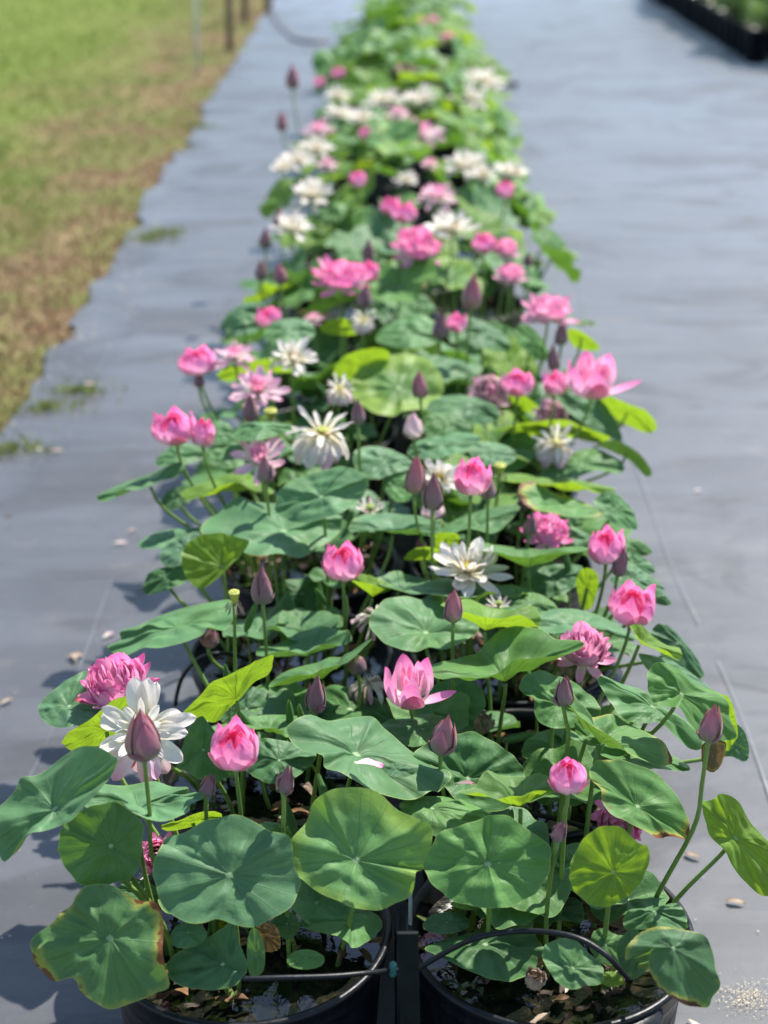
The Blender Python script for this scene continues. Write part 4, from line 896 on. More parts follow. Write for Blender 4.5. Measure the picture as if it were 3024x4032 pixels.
        if kind == 'shaggy':             # spent flower, skirts hanging down
            for k in range(24):
                one('petal', free_petal(hw*r.uniform(.70, 1.02), hw*r.uniform(.44, .62), r.uniform(-10, 20), r.uniform(-98, -62), a0+k*2.39996, .010, .0, cup=.75, seed=k, wave=.07, bend=.55, nt=14), 'white' if k % 3 else 'old')
            for k in range(11):
                one('petal', free_petal(hw*r.uniform(.6, 1.0), hw*r.uniform(.16, .30), r.uniform(5, 50), r.uniform(-25, 55), a0+k*.571+r.uniform(-.25, .25), .009, .004, cup=.7, seed=k+3, wave=.08, nt=14), 'white')
            out.append(('seed_head', solid_pod(hw*.14, hw*.17, M_pod), [('stamens', stamens(hw*.13, hw*.2, 70, .35))]))
        else:
            for k in range(16):
                one('petal', free_petal(hw*r.uniform(.78, 1.08), hw*r.uniform(.34, .54), r.uniform(-18, 24), r.uniform(-25, 50), a0+k*2.39996+r.uniform(-.2, .2), .008, 0, cup=.7, seed=k, wave=.05, nt=14), m)
            for k in range(17):
                one('petal', free_petal(hw*r.uniform(.5, .9), hw*r.uniform(.2, .40), r.uniform(15, 60), r.uniform(10, 95), a0+.3+k*2.39996+r.uniform(-.3, .3), .008, .003, cup=.6, seed=k+5, wave=.06, nt=12), m)
            if kind == 'blush':
                many('inner_petals', [free_petal(hw*r.uniform(.4, .62), hw*.2, r.uniform(45, 75), r.uniform(55, 95), k*2.4, .006, .006, cup=.6, nt=8, ns=5, seed=k, wave=.05) for k in range(22)], 'soft')
            out.append(('seed_head', solid_pod(hw*.12, hw*.18, M_pod), [('stamens', stamens(hw*.12, hw*.24, 80))]))
    elif kind == 'drop':                 # white flower facing us with hanging lower petals
        hw = W/2; a0 = .2
        for k in range(14):
            a = a0+k*.449+r.uniform(-.08, .08)
            one('petal', free_petal(hw*r.uniform(.75, 1.05), hw*r.uniform(.38, .58), r.uniform(-5, 40), r.uniform(-55, 45), a+r.uniform(-.24, .24), .008, 0, cup=.6, seed=k, wave=.05, nt=14), 'white' if k not in (9, 10, 11) else 'blush')
        for k in range(10):
            one('petal', free_petal(hw*r.uniform(.55, .8), hw*r.uniform(.15, .3), r.uniform(30, 50), r.uniform(20, 70), a0+k*.66, .008, .004, cup=.6, seed=k+4, wave=.07, nt=12), 'white')
        for k in range(4):
            one('petal', free_petal(hw*r.uniform(.85, 1.0), hw*.45, r.uniform(-30, -15), r.uniform(-60, -40), -1.57+(k-1.5)*.36, .008, -.004, cup=.7, seed=k+8, wave=.05, nt=14), 'dark' if k in (0,) else 'old')
        out.append(('seed_head', solid_pod(hw*.10, hw*.12, M_pod), [('stamens', stamens(hw*.11, hw*.22, 80))]))
    elif kind == 'spentwhite':
        hw = W/2
        for k in range(9):
            one('petal', free_petal(hw*r.uniform(.7, 1.0), hw*r.uniform(.22, .34), r.uniform(10, 40), r.uniform(20, 60), k*.7, .006, 0, cup=.6, seed=k, wave=.12, nt=12), 'white' if k % 4 else 'old')
        out.append(('seed_head', solid_pod(hw*.22, hw*.35, M_podgreen), []))
    elif kind == 'pod':
        out.append(('seed_head', solid_pod(W*.5, H*.75, M_pod), [('stamens', stamens(W*.22, H*.5, 26, .9, M_drypod))]))
    elif kind == 'greenpod':
        P = smooth_prof([(.05*W, 0), (.42*W, .1*H), (.5*W, .4*H), (.42*W, .7*H), (.2*W, .92*H), (.05*W, H)])
        out.append(('seed_head', (lambda q: mesh('seed_head', q[0], q[1], M_podgreen, q[2]))(lathe([P(i/12) for i in range(13)], 16)), []))
        for k in range(4): one('sepal', patch_petal(P, k*1.57, .85, 0, .85, .001, .001), 'budpale' if False else 'bud')
    elif kind == 'spent':                # hanging dry skirt
        hw = W/2
        for k in range(16):
            one('petal', free_petal(H*r.uniform(.75, 1.05), hw*r.uniform(.3, .46), r.uniform(10, 30), r.uniform(-95, -70), k*2.39996, .005, H*.5, cup=.5, seed=k, wave=.14, bend=.55, nt=14), r.choice(['old', 'blush', 'dry', 'white']))
    elif kind == 'drypod':
        for k in range(16):
            one('petal', free_petal(H*r.uniform(.8, 1.1), W*.42, r.uniform(50, 80), r.uniform(95, 150), k*2.4, .012, 0, cup=.35, seed=k, wave=.10), 'dry')
    return out
def copy_under(src_list, root, M):
    for (n, me, subs) in src_list:
        o = obj(n, me, root, M)
        for (sn, sme) in subs: obj(sn, sme, o)
GROUPS = {'bud': 'closed lotus buds', 'flower': 'lotus flowers', 'seed pod': 'lotus seed pods'}
anchors = []                              # (photo x, y, short name)
def head(kind, reg, cen, wpx, hpx, Y, label, tilt=(0, 0), short=None, base=None, spin=None, stalk=True, foot=None, face=0.0, org=None, seed=None):
    """cen = middle of the head in the photo; tilt = lean right / towards us in degrees"""
    if Y > 5 and kind in ('white', 'blush'): wpx *= 1.22; hpx *= 1.2
    p = at(reg, cen, Y)
    W = pxm(wpx, Y, p.z); H = pxm(hpx, Y, p.z)
    cat = 'bud' if kind.startswith('bud') else 'seed pod' if 'pod' in kind else 'flower'
    cosv = .86                            # heights are foreshortened a little from above
    if kind in ('bud', 'budpink', 'budpale', 'cup', 'cupopen', 'round', 'open', 'pod', 'greenpod', 'drypod'): Hm = H/cosv if 'bud' in kind or kind == 'pod' else H*.94
    elif kind in ('double', 'doublesoft', 'doubleold'): Hm = H*.80
    else: Hm = H
    # the head's foot, where the stem ends
    fr = {'double': .30, 'doublesoft': .30, 'doubleold': .3, 'white': .15, 'blush': .2, 'shaggy': -.15, 'drop': .0, 'spent': .5, 'spentwhite': .25, 'open': .48}.get(kind, .5)
    if 'bud' in kind and abs(tilt[0]) < 5: tilt = (tilt[0]+rnd.uniform(-5, 5), tilt[1]+rnd.uniform(-4, 4))
    M = Matrix.Rotation(R(tilt[0]), 4, 'Y') @ Matrix.Rotation(R(tilt[1]), 4, 'X')
    axis = (M @ Vector((0, 0, 1)))
    foot_p = p - axis*Hm*fr
    S = Matrix.Rotation(spin if spin is not None else rnd.uniform(0, 6.28), 4, 'Z')
    bs = Vector(base) if base is not None else pot_base(foot_p.x, foot_p.y+.015)
    nm = {'bud': 'lotus_bud', 'seed pod': 'lotus_seed_pod', 'flower': 'lotus_flower'}[cat]
    root = thing(nm, label, cat, tuple(bs if stalk else foot_p), GROUPS[cat])
    ML = Matrix.Translation(foot_p-Vector(root.location)) @ M @ S
    if kind in ('open', 'drop'): ML = Matrix.Translation(foot_p-Vector(root.location)) @ M
    copy_under(build_head(kind, W, Hm, seed if seed is not None else rnd.randint(0, 9999)), root, ML)
    if stalk:
        if foot is not None:              # a point of the photo the stem passes through
            mid = at(foot[0], foot[1], foot[2] if len(foot) > 2 else Y)
            a = foot_p; P1 = stalk_path(bs, mid, bow=Vector((0, 0, 0)), n=4)
            P = [Vector(q) for q in catmull([tuple(bs), tuple(bs.lerp(mid, .5)), tuple(mid), tuple(mid.lerp(a, .5)+Vector((.001, 0, 0))), tuple(a)], 16, False)]
        else: P = stalk_path(bs, foot_p, n=10, lead=(Vector((0, 0, 1))*.8+axis*.3).normalized())
        n = len(P); rad = [.0043-.0010*i/n for i in range(n)]; rad[-1] = .0048
        v, f, u = tube(P, rad, 8); hang(root, 'stalk', mesh('stalk', v, f, M_stalk, u))
    o = REG[reg]
    anchors.append((cen[0]+o[0], cen[1]+o[1], short or label, Y))
    return root
H_ = head
# front tubs
H_('double', 'C', (462, 472), 318, 250, 2.42, 'fullest pink double flower at the left edge of the bed', (-8, 18), 'the fullest pink double flower on the left')
H_('drop', 'C', (560, 650), 400, 350, 2.2, 'ragged white flower with hanging pink lower petals behind the largest bud', (0, 52), 'the ragged white flower on the left')
H_('budpink', 'C', (560, 655), 132, 195, 1.98, 'largest mauve-red bud, in front of the ragged white flower', (2, 4), 'the largest mauve-red bud', foot=('A', (605, 360)), base=(-.30, 2.0, .33))
H_('cup', 'C', (923, 703), 186, 186, 2.05, 'pink cup-shaped flower with crimson heart just above the large blue-green leaf', (2, 8), 'the front pink cup flower')
H_('bud', 'C', (823, 856), 50, 92, 2.05, 'smallest mauve bud on the left, leaning right below the pink cup flower', (14, 0))
H_('bud', 'C', (1125, 835), 60, 116, 2.0, 'slim mauve bud standing over the dry petals right of the pink cup flower', (10, 4), foot=('A', (1115, 240)))
H_('bud', 'C', (1245, 498), 70, 142, 2.35, 'slender tall mauve bud whose bent stem crosses the hollow central leaf', (4, 4), 'the slender mauve bud left of centre', foot=('C', (1262, 720), 2.33))
H_('bud', 'C', (1032, 70), 76, 142, 2.7, 'greyish mauve bud on a straight stem right of the green seed pod', (1, 4), 'the greyish mauve bud on the left', foot=('C', (1058, 520)))
H_('open', 'D', (250, 468), 240, 170, 2.45, 'pink flower with one petal drooping to the right, in the middle', (0, 4), 'the pink flower with a drooping petal')
H_('budpink', 'D', (386, 657), 94, 150, 2.2, 'plump pink-tipped bud leaning right of the central hollow leaf', (9, 4), 'the plump pink-tipped bud in the middle')
H_('budpink', 'D', (422, 150), 70, 122, 2.6, 'small pink-tipped bud in front of the stripe-shadowed leaf', (1, 4), 'the small pink-tipped bud')
H_('cupopen', 'D', (1127, 147), 172, 160, 2.75, 'frontmost pink cup flower on the right flank', (3, 10), 'the frontmost right cup flower')
H_('doublesoft', 'D', (935, 325), 230, 205, 2.6, 'pale pink double flower partly covered by the wing-shaped leaf', (-4, 22), 'the pale pink double flower')
H_('bud', 'D', (855, 487), 62, 114, 2.22, 'dull mauve bud standing before the green leaf right of centre', (-1, 4), 'the dull mauve bud right of centre', foot=('D', (872, 680)))
H_('budpink', 'D', (1437, 612), 80, 142, 2.06, 'reddish bud on the long stem nearest the right edge', (3, 3), 'the reddish bud at the right edge', foot=('B', (1372, 215)), base=(.40, 2.12, .34))
H_('round', 'D', (873, 820), 140, 142, 2.05, 'round closed pink flower on a short curved stem', (-2, 4), 'the round closed pink flower', foot=('B', (858, 190)))
H_('bud', 'B', (842, 236), 48, 84, 1.98, 'small lilac bud under the round closed pink flower', (12, 4))
H_('double', 'A', (625, 330), 150, 200, 2.12, 'crimson flower hidden behind the stem of the largest bud, low on the left', (10, 60))
H_('double', 'B', (1075, 195), 235, 150, 2.24, 'pink flower hanging under the freckled leaf on the right', (20, 95))
H_('pod', 'C', (922, 115), 44, 62, 2.6, 'yellow-green young seed pod on a dark stem left of the greyish bud', (0, 5), 'the young seed pod on the left')
H_('bud', 'C', (832, 275), 62, 75, 2.76, 'dark bud in shade under the drooping bluish leaf', (20, 0))
H_('greenpod', 'C', (1405, 382), 66, 88, 2.62, 'green bud-like pod over the withered flower in the middle', (-8, 0))
H_('spent', 'C', (1450, 455), 150, 110, 2.66, 'withered cream flower drooping left of the pink flower with a drooping petal', (0, 10))
H_('spent', 'D', (110, 195), 90, 130, 2.8, 'pale faded petals showing left of the stripe-shadowed leaf', (0, 40))
H_('spentwhite', 'D', (600, 140), 120, 70, 2.82, 'old flower remains under the open white flower', (0, 0))
# third to sixth rows
H_('cup', 'E', (1050, 778), 150, 150, 2.9, 'frontmost left pink cup flower with pointed petal tips', (0, 6), 'the frontmost left cup flower')
H_('bud', 'E', (1405, 503), 76, 134, 2.95, 'mauve bud on the long stem in the very middle of the bed', (0, 3), 'the mauve bud in the middle of the bed')
H_('budpink', 'E', (1337, 438), 74, 136, 3.15, 'pink-mauve bud directly left of the middle mauve bud', (4, 3))
H_('white', 'E', (1432, 440), 170, 190, 3.4, 'white flower behind the two middle buds', (6, 35), 'the white flower behind the two middle buds')
H_('cup', 'F', (660, 443), 138, 148, 2.98, 'tall pink cup flower right of the middle mauve bud', (4, 6), 'the tall pink cup flower')
H_('bud', 'F', (722, 485), 52, 86, 3.1, 'bud touching the right side of the tall pink cup flower', (2, 0))
H_('budpale', 'F', (505, 562), 90, 84, 3.1, 'whitish round bud behind the middle mauve bud', (0, 0))
H_('white', 'F', (645, 800), 325, 150, 2.93, 'open white flower with yellow centre in the middle of the bed', (0, 8), 'the open white flower')
H_('double', 'F', (957, 662), 190, 150, 3.2, 'low magenta-pink double flower right of centre', (8, 20), 'the low magenta double flower')
H_('bud', 'F', (890, 632), 46, 80, 3.15, 'green-mauve bud overlapping the low magenta double flower', (6, 0))
H_('bud', 'F', (858, 550), 36, 60, 3.4, 'tiny mauve bud above the low magenta double flower', (0, 0))
H_('cup', 'F', (1187, 715), 136, 148, 2.95, 'deep pink cup flower second from the front on the right flank', (-3, 6), 'the deep pink cup flower on the right flank')
H_('bud', 'F', (1245, 783), 52, 96, 2.92, 'dark bud leaning against the deep pink cup flower', (10, 0))
H_('bud', 'F', (455, 718), 40, 70, 3.2, 'small mauve bud left of the open white flower', (0, 0))
H_('cup', 'E', (385, 248), 164, 132, 3.36, 'larger hot pink flower of the pair at the left edge', (-4, 8), 'the hot pink flower pair on the left')
H_('round', 'E', (502, 268), 92, 118, 3.3, 'smaller pink flower of the pair at the left edge', (8, 4))
H_('blush', 'E', (722, 360), 236, 165, 3.3, 'open pink flower with yellow centre, left of the shaggy white one', (-4, 24), 'the open pink flower with yellow centre')
H_('bud', 'E', (745, 413), 58, 98, 3.2, 'grey-mauve bud in front of the open pink flower', (2, 3))
H_('shaggy', 'E', (968, 305), 300, 200, 3.4, 'shaggy white flower with hanging petals and yellow pod', (3, 8), 'the shaggy white flower')
H_('bud', 'E', (1110, 190), 48, 84, 3.4, 'mauve bud right above the shaggy white flower', (0, 0))
H_('budpink', 'E', (1352, 80), 58, 100, 3.68, 'pink-mauve bud in front of the biggest upright leaf', (0, 3), 'the bud before the biggest upright leaf')
H_('budpale', 'E', (1328, 240), 76, 96, 3.55, 'pale pink bud below the biggest upright leaf', (4, 0))
H_('spentwhite', 'E', (1158, 562), 150, 84, 3.3, 'cream flower with few petals left, right of the hollow bluish leaf', (0, 10))
H_('blush', 'E', (715, 90), 230, 180, 3.75, 'pale pink and white flower with loose petals at mid left', (5, 30), 'the loose pale pink flower at mid left')
H_('shaggy', 'E', (1035, 120), 135, 140, 3.85, 'white drooping flower left of the biggest upright leaf', (10, 10))
H_('bud', 'E', (685, 175), 62, 92, 3.6, 'grey-mauve bud below the loose pale pink flower', (2, 0))
H_('pod', 'E', (765, 195), 52, 44, 3.6, 'yellow seed pod right above the open pink flower', (0, 5))
H_('pod', 'F', (768, 412), 46, 50, 3.5, 'yellow seed pod right of the tall pink cup flower', (0, 5))
H_('bud', 'E', (483, 65), 40, 44, 3.9, 'small brownish bud beneath the left pink flower cluster', (0, 0))
H_('cup', 'S', (778, 1420), 140, 105, 3.92, 'pink flower jutting out left in the cluster at mid left', (-8, 6), 'the pink flower jutting out at mid left')
H_('blush', 'S', (925, 1402), 170, 80, 4.0, 'flat pale pink flower right of the one jutting out at mid left', (0, 10))
H_('white', 'S', (1155, 1400), 185, 130, 4.0, 'white flower with loose petals above the loose pale pink one', (4, 28), 'the white flower at mid left')
H_('cup', 'F', (840, 75), 118, 102, 3.85, 'pink cup flower farthest left of the three on the right', (0, 6), 'the left pink cup of three on the right')
H_('cup', 'F', (985, 75), 84, 104, 3.82, 'narrow pink cup flower between its two right-hand neighbours', (0, 4))
H_('open', 'F', (1135, 55), 250, 160, 3.75, 'wide pink flower with spread petals on the right edge', (0, 6), 'the wide pink flower on the right edge')
H_('bud', 'S', (2180, 1410), 44, 84, 4.0, 'thin bud behind the three right-hand pink flowers', (0, 0))
H_('shaggy', 'F', (985, 335), 200, 140, 3.75, 'faded pink and white flower under the three right-hand pink flowers', (5, 20), 'the faded flower on the right')
H_('doubleold', 'F', (730, 120), 180, 130, 4.02, 'faded pinkish flower in shade right of the biggest upright leaf', (0, 50))
H_('doubleold', 'S', (2170, 1640), 150, 90, 3.95, 'dull pink flower hidden below the wide pink flower', (0, 50))
H_('doublesoft', 'S', (2160, 1228), 222, 118, 4.3, 'pink flower standing clear against the fabric on the right', (0, 10), 'the pink flower clear against the fabric')
H_('bud', 'S', (2212, 1312), 48, 80, 4.25, 'mauve bud just below the pink flower standing clear', (0, 0))
H_('budpink', 'S', (1860, 1148), 74, 122, 4.2, 'tallest mauve-pink bud in the blurred middle of the bed', (2, 0), 'the tallest mauve-pink bud')
H_('bud', 'S', (1737, 1280), 66, 92, 4.3, 'mauve bud left of a small pink cup in the mid bed', (4, 0))
H_('cup', 'S', (1800, 1270), 70, 80, 4.32, 'small pink cup touching a mauve bud in the mid bed', (0, 0))
H_('cup', 'S', (1057, 1247), 92, 84, 4.4, 'small pink cup flower alone on the left side', (0, 4), 'the lone small pink cup on the left')
H_('double', 'S', (1345, 1095), 245, 140, 4.6, 'wide hot pink double flower left of centre in the blur', (0, 10), 'the wide hot pink double flower')
H_('cup', 'S', (1452, 1068), 76, 90, 4.75, 'pink flower touching the wide hot pink double on its right', (5, 5))
H_('double', 'S', (1645, 975), 220, 160, 4.9, 'biggest hot pink double flower in the blurred middle', (10, 15), 'the biggest hot pink double')
H_('cup', 'S', (1905, 955), 84, 84, 5.1, 'round pink flower left of three on the blurred right side', (0, 5))
H_('doublesoft', 'S', (1992, 985), 120, 90, 5.1, 'pink double flower on the blurred right side', (0, 10), 'the pink double on the blurred right side')
H_('doublesoft', 'S', (2010, 1083), 130, 86, 4.8, 'light pink flower lowest of the blurred right cluster', (0, 10))
H_('cup', 'S', (1538, 812), 76, 74, 5.6, 'left pink bloom of the blurred pair above the biggest double', (0, 5))
H_('cup', 'S', (1592, 838), 92, 80, 5.5, 'right pink bloom of the blurred pair above the biggest double', (0, 5), 'the blurred pink pair')
H_('white', 'S', (1150, 885), 140, 92, 5.4, 'white flower at the left edge beside a pink bud, blurred', (0, 12), 'the blurred white flower at the left edge')
H_('budpink', 'S', (1100, 855), 44, 60, 5.5, 'blurred pink bud against the white flower at the left edge', (0, 0))
H_('blush', 'S', (1722, 762), 140, 92, 5.9, 'blurred pale pink cup-shaped flower right of centre', (0, 12), 'the blurred pale pink flower right of centre')
H_('white', 'S', (1775, 895), 180, 64, 5.3, 'flat white flower above the biggest hot pink double', (0, 12), 'the flat white blurred flower')
H_('cup', 'S', (1408, 705), 60, 70, 6.1, 'blurred small pink cup left of centre', (0, 0))
H_('cup', 'S', (1990, 745), 62, 76, 6.0, 'blurred pink cup near the right edge', (0, 0))
H_('white', 'S', (1232, 757), 150, 100, 6.0, 'white star-shaped flower above the left edge white one', (0, 20))
H_('white', 'S', (1165, 615), 120, 110, 6.8, 'left half of the big white blurred pair', (0, 15), 'the big white blurred pair')
H_('white', 'S', (1240, 575), 120, 90, 7.0, 'right half of the big white blurred pair', (0, 15))
H_('white', 'S', (1835, 640), 150, 100, 6.6, 'blurred white flower, left one of two near the right edge', (0, 15))
H_('white', 'S', (1905, 680), 90, 70, 6.5, 'small blurred white flower between two larger white ones', (0, 15))
H_('white', 'S', (2015, 670), 120, 72, 6.6, 'blurred white flower, rightmost of those near the right edge', (0, 12))
H_('blush', 'S', (1695, 640), 60, 50, 6.7, 'tiny pale blossom above the pale pink flower right of centre', (0, 12))
H_('blush', 'S', (1652, 520), 160, 92, 7.4, 'blurred pale pink flower in the middle of the upper bed', (0, 12), 'the pale pink flower of the upper bed')
H_('white', 'S', (1335, 440), 110, 80, 8.2, 'blurred white flower far back on the left', (0, 12))
H_('white', 'S', (1432, 458), 110, 80, 8.0, 'blurred white flower far back left of centre', (0, 12))
H_('white', 'S', (1510, 380), 126, 100, 8.7, 'blurred white flower far back, topmost on the left half', (0, 12))
H_('white', 'S', (1658, 388), 142, 72, 8.7, 'blurred wide white flower far back in the centre', (0, 12))
H_('blush', 'S', (1255, 505), 104, 64, 7.8, 'blurred pale flower with pink middle far back on the left', (0, 12))
H_('cup', 'S', (1438, 525), 42, 56, 7.6, 'blurred tiny pink bloom left of the upper pale pink flower', (0, 0))
H_('white', 'S', (1842, 378), 130, 72, 8.9, 'lower of two blurred white flowers on the far right edge', (0, 12))
H_('white', 'S', (1912, 312), 150, 104, 9.3, 'upper of two blurred white flowers on the far right edge', (10, 12))
H_('blush', 'S', (1600, 265), 104, 80, 10.2, 'blurred pale flower in the centre of the far bed', (0, 12))
H_('doublesoft', 'S', (1732, 258), 60, 56, 10.2, 'blurred dull pink bloom right of the far pale flower', (0, 12))
H_('cup', 'S', (1332, 286), 50, 46, 10.0, 'blurred pink dot bloom at far left', (0, 0))
H_('cup', 'S', (1500, 215), 48, 44, 11.2, 'blurred pink dot bloom above the far pale flower', (0, 0))
H_('cup', 'S', (1258, 322), 40, 44, 9.6, 'blurred purple-pink bloom on the far left rim', (0, 0))
H_('doublesoft', 'S', (1688, 92), 100, 66, 13.0, 'farthest pink flower near the top of the picture', (0, 12))
H_('doublesoft', 'S', (1765, 155), 78, 54, 12.0, 'pink flower just below the farthest one', (0, 12))
H_('budpink', 'S', (1150, 300), 50, 84, 7.6, 'very tall blurred pink bud standing out left of the bed', (0, 0), None, base=(-.47, 7.6, .33))
H_('budpink', 'S', (1110, 478), 40, 66, 7.0, 'tall blurred pink bud lower left of the other tall one', (0, 0), None, base=(-.47, 7.0, .33))
H_('bud', 'S', (1046, 938), 46, 66, 5.2, 'blurred mauve bud at the left edge, upper one', (0, 0))
H_('bud', 'S', (1028, 1062), 44, 70, 4.8, 'blurred mauve bud at the left edge, lower one', (0, 0))
H_('budpink', 'S', (1102, 1078), 48, 70, 4.7, 'blurred pinkish bud right of the lower left mauve bud', (0, 0))
H_('bud', 'S', (1450, 985), 44, 80, 5.0, 'blurred mauve bud left of the biggest hot pink double', (0, 0))
H_('bud', 'S', (2080, 1020), 30, 50, 5.0, 'blurred dark bud at the right end of the pink cluster', (0, 0))
H_('bud', 'S', (1435, 1165), 54, 80, 4.5, 'mauve bud below the wide hot pink double flower', (6, 0))
H_('blush', 'S', (1235, 1250), 70, 50, 4.7, 'pale remains of a flower below the wide hot pink double', (0, 10))
H_('shaggy', 'S', (1430, 1270), 110, 80, 4.35, 'faded cream flower right under the wide hot pink double', (0, 20))
H_('white', 'S', (1120, 650), 90, 70, 6.4, 'blurred white flower low in the big left white cluster', (0, 12))
H_('blush', 'S', (1290, 640), 70, 60, 6.9, 'blurred pale flower right of the big left white cluster', (0, 12))
H_('blush', 'S', (1570, 440), 80, 60, 8.3, 'blurred small pale flower between two far white ones', (0, 12))
H_('white', 'S', (1330, 370), 90, 60, 8.9, 'blurred pale flower at the far left rim of the bed', (0, 12))
H_('blush', 'S', (1640, 60), 80, 50, 14.0, 'pale pink flower left of the farthest pink one', (0, 12))
H_('blush', 'S', (1500, 130), 60, 44, 12.6, 'tiny pale flower in the far foliage left of centre', (0, 12))
H_('white', 'S', (1600, 700), 80, 60, 6.2, 'small blurred white flower left of the pale pink one', (0, 12))
H_('drypod', 'B', (742, 820), 130, 82, 1.9, 'grey dried flower head lying at the front rim of the right tub', (0, 20), None, stalk=False)
H_('drypod', 'D', (540, 612), 60, 90, 2.5, 'brown dried flower head right of the deep green leaf', (0, 30), None, stalk=False)
# ------------------------------------------------------------------ small fallen things
def loose_petal(me_i, reg, p, z, L, label, rot, group, mat='dry', name='fallen_petal', Y=None, tiltx=0):
    q = atz(reg, p, z) if Y is None else at(reg, p, Y)
    P = free_petal(L, L*.45, 12, -18, 0, 0, 0, cup=.9, seed=me_i, wave=.08)
    o = obj(name, mesh(name, P[0], P[1], PM[mat], P[2]))
    o.location = (q.x, q.y, q.z+.004); o.rotation_euler = (R(tiltx), 0, rot)
    tag(o, label, 'petal', group)
    return o
G = 'dry petals dropped on the fabric'
for i, (reg, p, L, lab, rot, mat) in enumerate([
    ('B', (1570, 530), .040, 'curled dry petal on the fabric at the right edge', 2.9, 'dry'),
    ('B', (1395, 352), .040, 'brown petal on the fabric behind the long reddish bud stem', 2.6, 'dry'),
    ('B', (1345, 985), .040, 'pale petal on the fabric at the bottom right', -1.0, 'old'),
    ('F', (1532, 505), .030, 'pale blurred petal on the fabric far right', .4, 'old'),
    ('C', (262, 360), .05, 'beige petal left of the drooping bluish leaf', .3, 'dry'),
    ('C', (245, 460), .045, 'orange-beige petal beside the leaf of the pink double', .2, 'old'),
    ('C', (520, 92), .05, 'pale curled petal above the drooping bluish leaf', .5, 'dry'),
    ('C', (405, 285), .045, 'reddish petal just above the drooping leaf tip', .9, 'old'),
    ('C', (2, 545), .04, 'brown petal cut off by the left edge', .9, 'dry'),
    ('E', (145, 710), .045, 'pinkish blurred petal on the fabric at left', .1, 'old'),
    ('E', (205, 665), .035, 'small blurred petal just left of the bed', .8, 'dry'),
    ('E', (28, 84), .05, 'white blurred petal on the left seam', .2, 'blush'),
    ('S', (330, 1520), .045, 'blurred beige petal on the left seam further back', .3, 'dry'),
    ('S', (195, 1780), .05, 'beige petal on the left seam nearest the grass', .2, 'dry'),
    ('S', (20, 1775), .05, 'whitish petal at the left edge beside the grass', .7, 'blush')]):
    loose_petal(i, reg, p, .008, L, lab, rot, G, mat)
# second petals lying on the first heaps
for i, (reg, p, L, lab, rot, mat) in enumerate([
    ('C', (300, 372), .045, 'upper petal of the beige heap left of the drooping leaf', 2.0, 'dry'),
    ('C', (495, 108), .04, 'lower petal of the pale heap above the drooping leaf', -.6, 'old')]):
    loose_petal(i+30, reg, p, .012, L, lab, rot, G, mat)
loose_petal(51, 'D', (30, 778), 0, pxm(118, 2.1), 'fallen pink-edged petal lying in the hollow central leaf', -.15, 'petals caught on leaves', 'soft', Y=2.10)
loose_petal(52, 'D', (425, 862), 0, pxm(80, 2.16), 'mauve petal resting on the big dark shaded leaf', .1, 'petals caught on leaves', 'bud', Y=2.18)
# pale litter spilled on the fabric
V, F = [], []
def chip(x, y, s):
    a = rnd.uniform(0, 6.28); i = len(V); h = s*.35
    c, d = math.cos(a)*s, math.sin(a)*s
    V.extend([(x+c, y+d, .010), (x-d*.6, y+c*.6, .010), (x-c, y-d, .010), (x+d*.6, y-c*.6, .010), (x, y, .010+h)])
    F.extend([(i, i+1, i+4), (i+1, i+2, i+4), (i+2, i+3, i+4), (i+3, i, i+4)])
c0 = atz('B', (1585, 895), .01)
for k in range(420): chip(c0.x+rnd.gauss(0, .030), c0.y+rnd.gauss(0, .022), rnd.uniform(.0007, .0022))
for k in range(1500):
    y = rnd.uniform(1.4, 5.5); x = rnd.uniform(-1.4, 1.5)
    if abs(x) < .47 and y > 1.6: continue
    chip(x, y, rnd.uniform(.0005, .0018))
for k in range(220):
    y = 2.4+abs(rnd.gauss(0, 2.0)); x = -.52-abs(rnd.gauss(0, .22)) if k % 3 else .52+abs(rnd.gauss(0, .22))
    chip(x, y, rnd.uniform(.0012, .0035))
for k in range(160): chip(FX0(k*.05+4.4)+abs(rnd.gauss(0, .12)), k*.05+4.4, rnd.uniform(.003, .012))
tag(obj('pale_litter', mesh('pale_litter', V, F, M_chip, smooth=False)), 'pale grains and flecks scattered on the fabric', 'litter', kind='stuff')
# leaf litter in the tubs
M_lit = [PM['dry'], PM['old'], simple('dead_leaf', (.16, .09, .045), .8, .2, 30, .5), simple('dark_leaf', (.04, .028, .018), .7, .3, 30, .5), simple('duckweed_leaf', (.10, .14, .04), .6, .3, 30, .4)]
Vs, Fs, Us, Ms = [], [], [], []
for r in range(0, 9):
    for s in (0, 1):
        cx, cy = PX[s], Y1+r*DY
        for k in range(130 if r < 4 else 50):
            rr = .2*math.sqrt(rnd.random()); a = rnd.uniform(0, 6.28)
            x, y = cx+rr*math.cos(a), cy+rr*math.sin(a)
            # heaps at the middle gap and the back, open water at the front left
            heap = noise.noise(Vector((x*9, y*9, 5)))
            if heap < (.04 if r == 0 else -.02): continue
            L = rnd.uniform(.022, .055)
            P = free_petal(L, L*rnd.uniform(.3, .55), rnd.uniform(-10, 50), rnd.uniform(-60, 60), 0, 0, 0, cup=.5, nt=5, ns=5, seed=k, wave=.22)
            M = Matrix.Translation((x, y, .356+rnd.random()*.028*(1+heap))) @ Matrix.Rotation(rnd.uniform(0, 6.28), 4, 'Z') @ Matrix.Rotation(rnd.gauss(0, .35), 4, 'X')
            o = len(Vs); Vs += [M @ v for v in P[0]]; Fs += [tuple(i+o for i in f) for f in P[1]]; Us += P[2]
            m = rnd.choices([0, 1, 2, 3, 4], [.16, .05, .34, .36, .09])[0]
            Ms += [m]*len(P[1])
tag(obj('leaf_litter', mesh('leaf_litter', Vs, Fs, M_lit, Us, midx=Ms)), 'dead petals and rotting leaves afloat in the tubs', 'leaf litter', kind='stuff')

